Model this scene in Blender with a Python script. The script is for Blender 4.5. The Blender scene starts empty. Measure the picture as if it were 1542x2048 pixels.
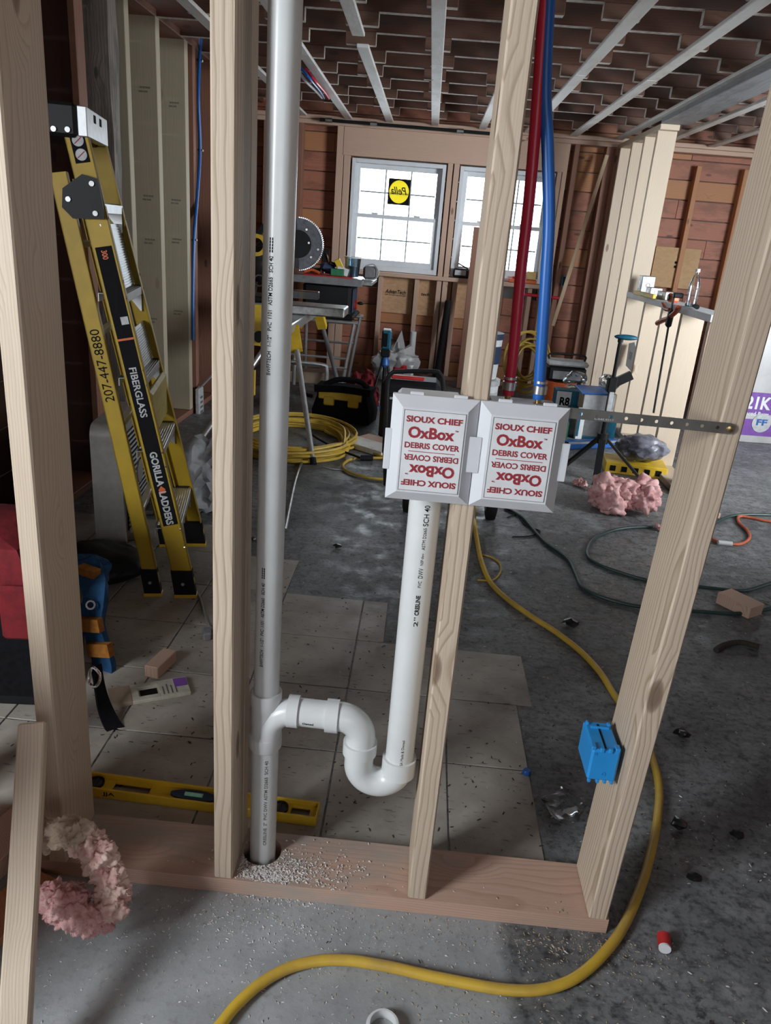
import bpy, bmesh, math, random
from math import sin, cos, pi, radians as R_
from mathutils import Vector, Matrix, noise as mnoise
random.seed(7)
sc = bpy.context.scene
col = sc.collection

# ---------------------------------------------------------------- camera
F, PITCH, ROLL, YAW, EYE = 1487.0, R_(20.46), R_(4.67), R_(1.7), 1.32
fwd = Vector((-sin(YAW)*cos(PITCH), cos(YAW)*cos(PITCH), -sin(PITCH)))
r0 = Vector((cos(YAW), sin(YAW), 0)); u0 = r0.cross(fwd)
CR = r0*cos(ROLL)+u0*sin(ROLL); CU = u0*cos(ROLL)-r0*sin(ROLL)
CAM = Vector((0, 0, EYE))
cd = bpy.data.cameras.new('camera'); cd.sensor_fit = 'VERTICAL'; cd.sensor_height = 36; cd.sensor_width = 36
cd.lens = 36*F/2048; cd.clip_start = .02; cd.clip_end = 200
cam = bpy.data.objects.new('camera', cd); col.objects.link(cam)
cam.matrix_world = Matrix(((CR.x, CU.x, -fwd.x, 0), (CR.y, CU.y, -fwd.y, 0), (CR.z, CU.z, -fwd.z, EYE), (0, 0, 0, 1)))
sc.camera = cam
def ray(x, y): return ((x-771)*CR-(y-1024)*CU+F*fwd).normalized()
def gz(x, y, z=0.): d = ray(x, y); return CAM+d*((z-EYE)/d.z)      # photo measurement -> point at height z
def gy(x, y, Y): d = ray(x, y); return CAM+d*(Y/d.y)               # ... on the plane at depth Y
def gx(x, y, X): d = ray(x, y); return CAM+d*(X/d.x)               # ... on the plane at side X

# ---------------------------------------------------------------- world, lights, exposure
w = bpy.data.worlds.new('overcast_sky'); sc.world = w; w.use_nodes = True
bg = w.node_tree.nodes['Background']; bg.inputs[0].default_value = (.86, .94, 1, 1); bg.inputs[1].default_value = 7.0
def area(name, loc, to, sx, sy, energy, colr, portal=False, spread=None):
    l = bpy.data.lights.new(name, 'AREA'); l.shape = 'RECTANGLE'; l.size = sx; l.size_y = sy; l.energy = energy; l.color = colr
    if portal: l.cycles.is_portal = True
    if spread: l.spread = R_(spread)
    o = bpy.data.objects.new(name, l); col.objects.link(o); o.location = loc
    o.rotation_euler = (Vector(to)-Vector(loc)).to_track_quat('-Z', 'Y').to_euler()
    return o
area('side_window_light', (-2.05, -.60, 1.55), (.1, 1.2, .7), .62, .95, 70, (.89, .95, 1))
area('rear_window_light', (.9, -2.3, 1.6), (.2, 1.5, .9), 1.6, 1.2, 14, (.88, .94, 1))
area('right_room_window_light', (4.05, 3.1, 1.55), (.5, 7.0, 1.1), 1.8, 1.4, 112, (.88, .95, 1), spread=105)
for k, cx in enumerate((-.353, .64, 3.5)):
    area('window_portal', (cx, 7.6, 1.47), (cx, 0, 1.47), .84, .95, 1, (1, 1, 1), True)
sc.view_settings.view_transform = 'Standard'; sc.view_settings.look = 'None'
sc.view_settings.gamma = 1; sc.view_settings.exposure = 0.3; sc.view_settings.use_curve_mapping = False

# ---------------------------------------------------------------- materials
def nd(nt, typ, **kw):
    n = nt.nodes.new(typ)
    for k, v in kw.items(): setattr(n, k, v)
    return n
def new_mat(name):
    m = bpy.data.materials.new(name); m.use_nodes = True; nt = m.node_tree
    return m, nt, nt.nodes['Principled BSDF']
def ramp(nt, src, stops):
    r = nd(nt, 'ShaderNodeValToRGB'); nt.links.new(src, r.inputs[0]); e = r.color_ramp.elements
    while len(e) < len(stops): e.new(.5)
    for q, (p, c) in zip(e, stops):
        q.position = p; q.color = (c if len(c) == 4 else (*c, 1)) if hasattr(c, '__len__') else (c, c, c, 1)
    return r.outputs[0]
def mix(nt, fac, a, b, mode='MIX'):
    n = nd(nt, 'ShaderNodeMix', data_type='RGBA', blend_type=mode); L = nt.links.new
    for s, v in ((0, fac), (6, a), (7, b)):
        if hasattr(v, 'is_linked'): L(v, n.inputs[s])
        else: n.inputs[s].default_value = v if s == 0 else (*v, 1)
    return n.outputs[2]
def vmul(nt, v, s):
    n = nd(nt, 'ShaderNodeVectorMath', operation='MULTIPLY'); nt.links.new(v, n.inputs[0]); n.inputs[1].default_value = s; return n.outputs[0]
def vadd(nt, a, b):
    n = nd(nt, 'ShaderNodeVectorMath', operation='ADD'); nt.links.new(a, n.inputs[0]); nt.links.new(b, n.inputs[1]); return n.outputs[0]
def math_(nt, op, a, b=0., c=None):
    n = nd(nt, 'ShaderNodeMath', operation=op)
    for s, v in ((0, a), (1, b), (2, c)):
        if v is None: continue
        if hasattr(v, 'is_linked'): nt.links.new(v, n.inputs[s])
        else: n.inputs[s].default_value = v
    return n.outputs[0]
def noise_(nt, vec, scale, detail=4, rough=.55):
    n = nd(nt, 'ShaderNodeTexNoise'); n.inputs['Scale'].default_value = scale; n.inputs['Detail'].default_value = detail
    n.inputs['Roughness'].default_value = rough; nt.links.new(vec, n.inputs['Vector']); return n.outputs['Fac']
def bump(nt, b, h, strength, dist=.002):
    n = nd(nt, 'ShaderNodeBump'); n.inputs['Strength'].default_value = strength; n.inputs['Distance'].default_value = dist
    nt.links.new(h, n.inputs['Height']); nt.links.new(n.outputs[0], b.inputs['Normal'])
MAT = {}
def plain(name, c, rough=.55, metal=0, var=.15, scale=30, bmp=0, c2=None, coat=0, spec=None):
    m, nt, b = new_mat(name); tc = nd(nt, 'ShaderNodeTexCoord').outputs['Object']
    f = noise_(nt, tc, scale)
    c2 = c2 or tuple(x*(1-var*2) for x in c)
    nt.links.new(ramp(nt, f, [(.3, c2), (.65, c)]), b.inputs['Base Color'])
    b.inputs['Roughness'].default_value = rough; b.inputs['Metallic'].default_value = metal
    if coat: b.inputs['Coat Weight'].default_value = coat
    if spec is not None: b.inputs['Specular IOR Level'].default_value = spec
    if bmp: bump(nt, b, noise_(nt, tc, scale*4), bmp)
    MAT[name] = m; return m
def wood(name, light, dark, knot, ring=62, ringamt=.75, knots=1.0, rough=.62, fuzz=.25, stain=None, bmp=.25):
    m, nt, b = new_mat(name); L = nt.links.new
    tc = nd(nt, 'ShaderNodeTexCoord').outputs['Object']; rnd = nd(nt, 'ShaderNodeObjectInfo').outputs['Random']
    cx = nd(nt, 'ShaderNodeCombineXYZ')
    L(math_(nt, 'MULTIPLY_ADD', rnd, .16, .03), cx.inputs[0])
    L(math_(nt, 'MULTIPLY_ADD', math_(nt, 'FRACT', math_(nt, 'MULTIPLY', rnd, 7.31)), .14, .02), cx.inputs[1])
    L(math_(nt, 'MULTIPLY', rnd, 37.), cx.inputs[2])
    p = vadd(nt, tc, cx.outputs[0])
    vo = nd(nt, 'ShaderNodeTexVoronoi', feature='F1'); vo.inputs['Scale'].default_value = 1
    L(vmul(nt, p, (8, 8, 3.0)), vo.inputs['Vector'])
    kd = vo.outputs['Distance']
    kf = ramp(nt, kd, [(.0, 1.), (.32, 0.)])
    wob = nd(nt, 'ShaderNodeTexNoise'); wob.inputs['Scale'].default_value = 3.0; wob.inputs['Detail'].default_value = 3
    L(vmul(nt, p, (1.6, 1.6, .8)), wob.inputs['Vector'])
    q = vadd(nt, vmul(nt, p, (1, 1, .018)), vmul(nt, wob.outputs['Color'], (.035, .035, 0)))
    q = vadd(nt, q, vmul(nt, kf, (.02*knots, .02*knots, 0)))
    wv = nd(nt, 'ShaderNodeTexWave', wave_type='RINGS', rings_direction='Z', wave_profile='SAW')
    wv.inputs['Scale'].default_value = ring; wv.inputs['Distortion'].default_value = .6; wv.inputs['Detail'].default_value = 2
    L(q, wv.inputs['Vector'])
    rg = ramp(nt, wv.outputs['Fac'], [(0., 0.), (.6, .12), (.9, .8), (1., .3)])
    fib = noise_(nt, vmul(nt, p, (420, 420, 9)), 1, 2)
    blot = noise_(nt, vmul(nt, p, (5, 5, 1.2)), 1, 3)
    c = mix(nt, math_(nt, 'MULTIPLY', rg, ringamt), light, dark)
    c = mix(nt, math_(nt, 'MULTIPLY', ramp(nt, fib, [(.35, 0.), (.7, 1.)]), fuzz), c, dark)
    c = mix(nt, math_(nt, 'MULTIPLY', ramp(nt, blot, [(.4, 0.), (.75, 1.)]), .35), c, tuple(a*.55+d*.4 for a, d in zip(light, dark)))
    kk = ramp(nt, kd, [(.06, 1.), (.095, .75), (.12, 0.)])
    c = mix(nt, math_(nt, 'MULTIPLY', kk, min(1., .8*knots)), c, knot)
    if stain:
        st = noise_(nt, vmul(nt, p, (9, 9, 3)), 1, 5, .65)
        c = mix(nt, ramp(nt, st, [(.48, 0.), (.62, .8)]), c, stain)
    L(c, b.inputs['Base Color']); b.inputs['Roughness'].default_value = rough
    bump(nt, b, fib, bmp, .0012)
    MAT[name] = m; return m
wood('spruce', (.60, .495, .385), (.38, .28, .19), (.16, .085, .05))
wood('spruce_ringed', (.60, .495, .385), (.29, .20, .125), (.13, .07, .04), ring=34, ringamt=.9)
wood('fir_plate', (.52, .345, .265), (.36, .21, .145), (.045, .03, .025), ring=50, stain=(.33, .29, .25))
wood('rough_lumber', (.58, .395, .30), (.38, .24, .17), (.12, .06, .035))
wood('lvl', (.50, .44, .32), (.34, .28, .18), (.16, .11, .07), ring=20, ringamt=.25, knots=.4)
wood('old_stud', (.30, .14, .09), (.16, .075, .05), (.03, .015, .01), ring=40)
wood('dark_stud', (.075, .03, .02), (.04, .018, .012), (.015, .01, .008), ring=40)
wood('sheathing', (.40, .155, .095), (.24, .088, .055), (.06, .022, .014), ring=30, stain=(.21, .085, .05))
wood('sheathing_orange', (.46, .205, .09), (.28, .115, .05), (.09, .035, .02), ring=30)
wood('weathered', (.30, .25, .215), (.11, .09, .075), (.03, .025, .02), ring=24, ringamt=1, stain=(.10, .085, .075), bmp=.9)
wood('gray_beam', (.30, .31, .32), (.16, .165, .17), (.08, .08, .08), ring=28, stain=(.17, .17, .17))
wood('strapping', (.80, .79, .77), (.56, .52, .48), (.35, .28, .22), ring=40, stain=(.60, .55, .50))
wood('joist', (.125, .05, .03), (.065, .028, .018), (.03, .015, .01), ring=36, stain=(.055, .035, .028))
wood('joist_block', (.165, .08, .052), (.09, .045, .03), (.05, .03, .02), ring=36)
wood('stick', (.55, .40, .26), (.38, .26, .16), (.2, .1, .06))
plain('plaster_dust', (.72, .66, .60), .9, var=.2, scale=40)
def osb(name, a, b_):
    m, nt, b = new_mat(name); tc = nd(nt, 'ShaderNodeTexCoord').outputs['Object']
    vo = nd(nt, 'ShaderNodeTexVoronoi'); vo.inputs['Scale'].default_value = 1
    nt.links.new(vmul(nt, tc, (30, 30, 60)), vo.inputs['Vector'])
    c = mix(nt, ramp(nt, vo.outputs['Color'], [(.2, 0.), (.8, 1.)]), a, b_)
    c = mix(nt, math_(nt, 'MULTIPLY', noise_(nt, tc, 6), .5), c, tuple(x*.6 for x in a))
    nt.links.new(c, b.inputs['Base Color']); b.inputs['Roughness'].default_value = .75; MAT[name] = m
osb('osb_panel', (.50, .29, .16), (.60, .37, .21))
osb('plywood_patch', (.50, .31, .15), (.56, .36, .19))
def concrete():
    m, nt, b = new_mat('concrete'); L = nt.links.new
    tc = nd(nt, 'ShaderNodeTexCoord').outputs['Object']
    sx = nd(nt, 'ShaderNodeSeparateXYZ'); L(tc, sx.inputs[0])
    n1 = noise_(nt, tc, 2.2, 5, .62); n2 = noise_(nt, tc, 9, 5, .65); n3 = noise_(nt, tc, 60, 3, .6); n4 = noise_(nt, tc, 260, 2)
    clean = ramp(nt, n2, [(.3, (.27, .282, .288)), (.7, (.36, .372, .378))])
    clean = mix(nt, ramp(nt, n3, [(.55, 0.), (.75, .5)]), clean, (.14, .14, .135))
    glue = ramp(nt, n1, [(.32, (.085, .088, .092)), (.5, (.165, .17, .173)), (.72, (.27, .275, .28))])
    stre = noise_(nt, vmul(nt, tc, (14, 40, 1)), 1, 5, .7); glue = mix(nt, ramp(nt, stre, [(.5, 0.), (.68, .7)]), glue, (.03, .031, .033))
    glue = mix(nt, ramp(nt, n3, [(.48, 0.), (.70, .75)]), glue, (.025, .027, .03))
    glue = mix(nt, ramp(nt, n2, [(.52, 0.), (.70, .75)]), glue, (.29, .295, .295))
    n5 = noise_(nt, tc, 24, 5, .7); glue = mix(nt, ramp(nt, n5, [(.54, 0.), (.66, .8)]), glue, (.022, .023, .025)); glue = mix(nt, ramp(nt, n5, [(.30, .65), (.40, 0.)]), glue, (.30, .30, .295))
    # old mastic covers the slab except where the front room was scraped clean
    xx = math_(nt, 'ADD', sx.outputs[0], math_(nt, 'MULTIPLY_ADD', n2, .10, -.05))
    yy = math_(nt, 'ADD', sx.outputs[1], math_(nt, 'MULTIPLY_ADD', n2, .10, -.05))
    mx = ramp(nt, math_(nt, 'MULTIPLY_ADD', xx, 1., .5), [(.76, 1.), (.79, 0.)])
    my = ramp(nt, math_(nt, 'MULTIPLY_ADD', yy, .25, 0.), [(.31, 1.), (.325, 0.)])
    mm = math_(nt, 'MULTIPLY', mx, my)
    c = mix(nt, mm, glue, clean)
    c = mix(nt, ramp(nt, n4, [(.68, 0.), (.78, .5)]), c, (.30, .29, .27))
    L(c, b.inputs['Base Color'])
    L(ramp(nt, n2, [(.35, .30), (.62, .70)]), b.inputs['Roughness'])
    bump(nt, b, n3, .35, .003); MAT['concrete'] = m
concrete()
def vinyl():
    m, nt, b = new_mat('vinyl_tile'); tc = nd(nt, 'ShaderNodeTexCoord').outputs['Object']; L = nt.links.new
    rnd = nd(nt, 'ShaderNodeObjectInfo').outputs['Random']
    cx = nd(nt, 'ShaderNodeCombineXYZ'); L(math_(nt, 'MULTIPLY', rnd, 20.), cx.inputs[0]); p = vadd(nt, tc, cx.outputs[0])
    base = ramp(nt, noise_(nt, p, 7, 5), [(.3, (.29, .255, .215)), (.7, (.41, .37, .325))])
    st = noise_(nt, vmul(nt, p, (22, 120, 1)), 1, 3)
    c = mix(nt, ramp(nt, st, [(.62, 0.), (.70, .8)]), base, (.085, .075, .065))
    c = mix(nt, ramp(nt, noise_(nt, p, 3.2, 6, .65), [(.5, 0.), (.72, .65)]), c, (.13, .12, .11))
    L(c, b.inputs['Base Color']); L(ramp(nt, noise_(nt, p, 12), [(.35, .35), (.65, .65)]), b.inputs['Roughness'])
    bump(nt, b, noise_(nt, p, 50), .15, .002); MAT['vinyl_tile'] = m
vinyl()
def ptype(name, base, rough=.35, coat=0., **kw): return plain(name, base, rough, 0, kw.get('var', .04), kw.get('scale', 12), kw.get('bmp', 0), coat=coat)
ptype('pvc_white', (.66, .675, .67), .30); ptype('pvc_cream', (.60, .56, .50), .38); ptype('cover_white', (.64, .655, .68), .45); ptype('window_vinyl', (.70, .72, .75), .4)
plain('ink_black', (.007, .007, .008), .8, spec=.15); ptype('ink_red', (.30, .02, .03), .6); ptype('ink_gray', (.12, .11, .10), .6)
ptype('pex_red', (.60, .02, .05), .35); ptype('pex_blue', (.012, .115, .42), .35); ptype('box_blue', (.02, .27, .66), .42)
plain('steel', (.62, .63, .64), .32, 1, .1, 60); plain('galv', (.42, .42, .41), .42, .9, .2, 25); plain('zinc_strip', (.20, .195, .18), .45, .8, .2, 20); plain('brass', (.62, .45, .2), .3, 1, .1); plain('chrome', (.8, .8, .82), .12, 1, .05)
plain('aluminium', (.66, .67, .68), .38, .85, .08, 30)
plain('ladder_yellow', (.43, .28, .012), .5, 0, .08, 14); plain('tool_yellow', (.72, .46, .03), .45, 0, .08, 20); plain('cord_yellow', (.58, .38, .05), .5, 0, .15, 14); plain('hose_yellow', (.66, .43, .04), .42, 0, .15, 9, c2=(.42, .27, .06))
plain('black_plastic', (.009, .009, .010), .5, 0, .1, 20, spec=.3); plain('black_rubber', (.008, .008, .009), .75, 0, .1, 30, spec=.25); plain('black_fabric', (.010, .010, .012), .95, 0, .2, 60, .4, spec=.1)
plain('dark_navy', (.02, .04, .09), .6); plain('red_fabric', (.20, .008, .014), .85, 0, .2, 40, .4); plain('red_plastic', (.55, .03, .03), .4); plain('orange_plastic', (.70, .13, .03), .45)
plain('blue_fabric', (.010, .075, .19), .85, 0, .2, 60, .4); plain('orange_fabric', (.38, .14, .015), .85, 0, .2, 60, .4); plain('blue_plastic', (.02, .12, .40), .4); plain('teal_plastic', (.01, .12, .20), .4); plain('white_paper', (.70, .71, .72), .7, 0, .06); plain('gray_plastic', (.22, .22, .225), .5); plain('beige_plastic', (.30, .28, .25), .5, 0, .1); plain('light_gray', (.5, .51, .52), .5)
plain('cardboard', (.42, .29, .17), .8); plain('cream_card', (.52, .49, .40), .7); plain('green_paint', (.03, .20, .09), .5); plain('purple_print', (.20, .075, .36), .4); plain('bag_white', (.50, .49, .49), .35, 0, .08, 8)
plain('green_rubber', (.02, .05, .045), .5); plain('orange_rubber', (.62, .14, .06), .5); plain('gray_cord', (.26, .25, .23), .6); plain('drop_cloth', (.40, .41, .42), .6, 0, .15, 20)
plain('paper_tan', (.36, .27, .19), .85, 0, .2, 8); plain('clamp_red', (.38, .07, .025), .5); plain('pink_wool', (.72, .45, .43), 1, 0, .22, 22, .8, c2=(.50, .21, .21)); plain('pale_pink_wool', (.74, .56, .48), 1, 0, .22, 22, .8, c2=(.58, .30, .28)); plain('shelf_yellow', (.60, .50, .16), .45); plain('cream_wool', (.64, .50, .38), 1, 0, .2, 26, .8)
plain('dirt', (.055, .045, .035), .95, 0, .3, 200); plain('shavings', (.68, .64, .62), .8, 0, .1); plain('sawdust', (.46, .38, .28), .9, 0, .2, 90); plain('tar', (.015, .015, .015), .25); plain('blade_steel', (.13, .135, .15), .4, .8, .2); plain('disc_gray', (.05, .052, .06), .4)
plain('amber', (.35, .13, .02), .3); plain('mint', (.35, .75, .55), .3); plain('sticker_yellow', (.85, .75, .08), .4); plain('red_print', (.45, .03, .05), .5); plain('camo', (.05, .05, .07), .35, 0, .3, 18, c2=(.25, .25, .3))
def clear(name, tint, rough=.05, fac=.25):
    m, nt, b = new_mat(name); nt.nodes.remove(b); out = nt.nodes['Material Output']
    t = nd(nt, 'ShaderNodeBsdfTransparent'); t.inputs[0].default_value = (*tint, 1)
    g = nd(nt, 'ShaderNodeBsdfGlossy'); g.inputs['Roughness'].default_value = rough
    fr = nd(nt, 'ShaderNodeFresnel'); fr.inputs[0].default_value = 1.45
    x = nd(nt, 'ShaderNodeMixShader'); nt.links.new(math_(nt, 'ADD', fr.outputs[0], fac) if fac else fr.outputs[0], x.inputs[0])
    nt.links.new(t.outputs[0], x.inputs[1]); nt.links.new(g.outputs[0], x.inputs[2]); nt.links.new(x.outputs[0], out.inputs[0]); MAT[name] = m
clear('window_glass', (.95, .97, .98), .02, 0); clear('clear_plastic', (.90, .93, .95), .2, .03); clear('tub_plastic', (.62, .72, .78), .2, .12)
ptype('muntin_vinyl', (.30, .34, .33), .5)
def backlit(name, c):
    m, nt, b = new_mat(name); nt.nodes.remove(b); t = nd(nt, 'ShaderNodeBsdfTranslucent'); t.inputs[0].default_value = (*c, 1); d = nd(nt, 'ShaderNodeBsdfDiffuse'); d.inputs[0].default_value = (*c, 1)
    x = nd(nt, 'ShaderNodeMixShader'); nt.links.new(t.outputs[0], x.inputs[1]); nt.links.new(d.outputs[0], x.inputs[2]); x.inputs[0].default_value = .4; nt.links.new(x.outputs[0], nt.nodes['Material Output'].inputs[0]); MAT[name] = m
backlit('sticker_film', (.80, .70, .10))

# ---------------------------------------------------------------- mesh helpers
class MB:
    def __init__(s): s.v = []; s.f = []
    def add(s, vs, fs):
        n = len(s.v); s.v += [tuple(v) for v in vs]; s.f += [tuple(i+n for i in f) for f in fs]; return s
    def box(s, x0, x1, y0, y1, z0, z1, c=.002, M=None):
        c = min(c, (x1-x0)*.45, (y1-y0)*.45, (z1-z0)*.45); vs = []; fs = []
        for ax in range(3):
            lo = (x0, y0, z0); hi = (x1, y1, z1)
            for side in (0, 1):
                a1, a2 = [(1, 2), (2, 0), (0, 1)][ax]; quad = []
                for (p, q) in ((0, 0), (1, 0), (1, 1), (0, 1)):
                    pt = [0, 0, 0]; pt[ax] = hi[ax] if side else lo[ax]
                    pt[a1] = hi[a1]-c if p else lo[a1]+c; pt[a2] = hi[a2]-c if q else lo[a2]+c
                    quad.append(len(vs)); vs.append(tuple(pt))
                fs.append(tuple(quad) if side else tuple(reversed(quad)))
        if c > 0:
            key = {}
            for i, p in enumerate(vs): key.setdefault(tuple(1 if p[k] > (lo[k]+hi[k])/2 else 0 for k in range(3)), []).append(i)
            def fid(corner, ax):
                for i in key[corner]:
                    if abs(vs[i][ax]-(hi[ax] if corner[ax] else lo[ax])) < 1e-9: return i
            cen = Vector(((x0+x1)/2, (y0+y1)/2, (z0+z1)/2))
            def face(ids):
                a, b_, c_ = (Vector(vs[i]) for i in ids[:3])
                if (b_-a).cross(c_-a).dot((a+c_)/2-cen) < 0: ids = ids[::-1]
                fs.append(tuple(ids))
            for cr in key: face([fid(cr, 0), fid(cr, 1), fid(cr, 2)])
            for ax in range(3):
                o1, o2 = [(1, 2), (0, 2), (0, 1)][ax]
                for p in (0, 1):
                    for q in (0, 1):
                        A = [0, 0, 0]; A[o1] = p; A[o2] = q; B = list(A); B[ax] = 1; A = tuple(A); B = tuple(B)
                        face([fid(A, o1), fid(B, o1), fid(B, o2), fid(A, o2)])
        if M is not None: vs = [M @ Vector(v) for v in vs]
        return s.add(vs, fs)
    def obox(s, c, size, rz=0, rx=0, ry=0, ch=.002):
        M = Matrix.Translation(c) @ Matrix.Rotation(rz, 4, 'Z') @ Matrix.Rotation(ry, 4, 'Y') @ Matrix.Rotation(rx, 4, 'X')
        h = [a/2 for a in size]; return s.box(-h[0], h[0], -h[1], h[1], -h[2], h[2], ch, M)
    def bar(s, p0, p1, wx, wy, hint=(1, 0, 0), ch=.001):
        return s.box(-wx/2, wx/2, -wy/2, wy/2, 0, (Vector(p1)-Vector(p0)).length, ch, frame(p0, p1, hint))
    def cyl(s, p0, p1, r, r2=None, n=18, cap=True):
        r2 = r if r2 is None else r2; M = frame(p0, p1); L = (Vector(p1)-Vector(p0)).length
        vs = [M @ Vector((r*cos(2*pi*i/n), r*sin(2*pi*i/n), 0)) for i in range(n)]+[M @ Vector((r2*cos(2*pi*i/n), r2*sin(2*pi*i/n), L)) for i in range(n)]
        fs = [(i, (i+1) % n, n+(i+1) % n, n+i) for i in range(n)]
        if cap: fs += [tuple(range(n-1, -1, -1)), tuple(range(n, 2*n))]
        return s.add(vs, fs)
    def ring(s, p0, p1, ro, ri, n=24):
        M = frame(p0, p1); L = (Vector(p1)-Vector(p0)).length; vs = []
        for r, z in ((ro, 0), (ro, L), (ri, L), (ri, 0)): vs += [M @ Vector((r*cos(2*pi*i/n), r*sin(2*pi*i/n), z)) for i in range(n)]
        fs = [(k*n+i, k*n+(i+1) % n, ((k+1) % 4)*n+(i+1) % n, ((k+1) % 4)*n+i) for k in range(4) for i in range(n)]
        return s.add(vs, fs)
    def lathe(s, prof, c=(0, 0, 0), n=20, M=None):
        vs = []; fs = []; c = Vector(c)
        for r, z in prof: vs += [Vector((r*cos(2*pi*i/n), r*sin(2*pi*i/n), z)) for i in range(n)]
        vs = [(M @ v if M is not None else v+c) for v in vs]
        for k in range(len(prof)-1): fs += [(k*n+i, k*n+(i+1) % n, (k+1)*n+(i+1) % n, (k+1)*n+i) for i in range(n)]
        fs += [tuple(range(n-1, -1, -1)), tuple(range((len(prof)-1)*n, len(prof)*n))]
        return s.add(vs, fs)
    def tube(s, pts, r, n=8, closed=False, rs=None):
        pts = [Vector(p) for p in pts]; m = len(pts); prev = None; vs = []
        for i, p in enumerate(pts):
            a = pts[i-1] if (i or closed) else p; b_ = pts[(i+1) % m] if (i < m-1 or closed) else p
            t = (b_-a).normalized()
            if prev is None: u = t.orthogonal().normalized()
            else:
                u = prev-t*prev.dot(t); u = u.normalized() if u.length > 1e-6 else t.orthogonal().normalized()
            prev = u; v = t.cross(u); rr = rs[i] if rs else r
            vs += [p+(u*cos(2*pi*k/n)+v*sin(2*pi*k/n))*rr for k in range(n)]
        fs = [(i*n+k, i*n+(k+1) % n, ((i+1) % m)*n+(k+1) % n, ((i+1) % m)*n+k) for i in range(m if closed else m-1) for k in range(n)]
        if not closed: fs += [tuple(range(n-1, -1, -1)), tuple(range((m-1)*n, m*n))]
        return s.add(vs, fs)
    def prism(s, poly, d0, d1, M=None, axis='z'):
        mp = {'z': lambda a, b_, d: (a, b_, d), 'y': lambda a, b_, d: (a, d, b_), 'x': lambda a, b_, d: (d, a, b_)}[axis]
        n = len(poly); vs = [mp(a, b_, d0) for a, b_ in poly]+[mp(a, b_, d1) for a, b_ in poly]
        fs = [tuple(range(n-1, -1, -1)), tuple(range(n, 2*n))]+[(i, (i+1) % n, n+(i+1) % n, n+i) for i in range(n)]
        if M is not None: vs = [M @ Vector(v) for v in vs]
        return s.add(vs, fs)
    def blob(s, c, rad, sub=3, amp=.3, freq=3., seed=0, flat=0., M=None):
        bm = bmesh.new(); bmesh.ops.create_icosphere(bm, subdivisions=sub, radius=1); c = Vector(c); off = Vector((seed*7.3, seed*3.1, seed*1.7))
        vs = []
        for v in bm.verts:
            d = v.co.normalized(); h = 0; a = 1; fq = freq
            for _ in range(4): h += a*mnoise.noise(d*fq+off); a *= .55; fq *= 2.1
            q = d*(1+amp*h); q = Vector((q.x*rad[0], q.y*rad[1], q.z*rad[2]))
            if flat and q.z < -rad[2]*flat: q.z = -rad[2]*flat
            vs.append((M @ q if M is not None else q)+c)
        fs = [tuple(v.index for v in f.verts) for f in bm.faces]; bm.free(); return s.add(vs, fs)
    def build(s, name, mat, parent=None, angle=35, mw=None, loc=None):
        me = bpy.data.meshes.new(name); me.from_pydata([tuple(v) for v in s.v], [], s.f); me.validate()
        bm = bmesh.new(); bm.from_mesh(me); bmesh.ops.recalc_face_normals(bm, faces=bm.faces); bm.to_mesh(me); bm.free()
        for p in me.polygons: p.use_smooth = True
        if angle is not None and angle < 180: me.set_sharp_from_angle(angle=R_(angle))
        me.materials.append(MAT[mat] if isinstance(mat, str) else mat)
        return link(name, me, parent, mw, loc)
def link(name, me, parent=None, mw=None, loc=None):
    o = bpy.data.objects.new(name, me); col.objects.link(o)
    if parent: o.parent = parent
    if mw is not None: o.matrix_basis = mw
    if loc is not None: o.location = loc
    return o
def frame(p0, p1, hint=None):
    p0 = Vector(p0); z = (Vector(p1)-p0).normalized()
    h = Vector(hint) if hint is not None else (Vector((1, 0, 0)) if abs(z.x) < .9 else Vector((0, 1, 0)))
    x = h-z*h.dot(z)
    if x.length < 1e-5: x = z.orthogonal()
    x.normalize(); y = z.cross(x)
    return Matrix(((x.x, y.x, z.x, p0.x), (x.y, y.y, z.y, p0.y), (x.z, y.z, z.z, p0.z), (0, 0, 0, 1)))
def tag(o, label, cat=None, group=None, kind=None):
    o['label'] = label
    if cat: o['category'] = cat
    if group: o['group'] = group
    if kind: o['kind'] = kind
    return o
def thing(name, label, cat, loc=(0, 0, 0), rz=0, group=None, kind=None, mw=None):
    o = bpy.data.objects.new(name, None); o.empty_display_size = .05; col.objects.link(o); o.location = loc; o.rotation_euler = (0, 0, rz)
    if mw is not None: o.matrix_basis = mw
    return tag(o, label, cat, group, kind)
def board(name, p0, p1, wx, wy, mat, hint=(1, 0, 0), parent=None, ch=.003):
    L = (Vector(p1)-Vector(p0)).length
    return MB().box(-wx/2, wx/2, -wy/2, wy/2, 0, L, ch).build(name, mat, parent, mw=frame(p0, p1, hint))
def copy_tree(o, parent=None):
    c = o.copy(); col.objects.link(c); c.parent = parent
    for ch in list(o.children): copy_tree(ch, c)
    return c
def spline(pts, n=8, closed=False):
    pts = [Vector(p) for p in pts]; m = len(pts); out = []
    for i in range(m if closed else m-1):
        p1, p2 = pts[i], pts[(i+1) % m]
        p0 = pts[i-1] if (i or closed) else p1*2-p2; p3 = pts[(i+2) % m] if (i+2 < m or closed) else p2*2-p1
        for k in range(n):
            t = k/n; out.append(.5*((2*p1)+(p2-p0)*t+(2*p0-5*p1+4*p2-p3)*t*t+(3*p1-p0-3*p2+p3)*t**3))
    if not closed: out.append(pts[-1])
    return out
TXT = {}
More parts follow.
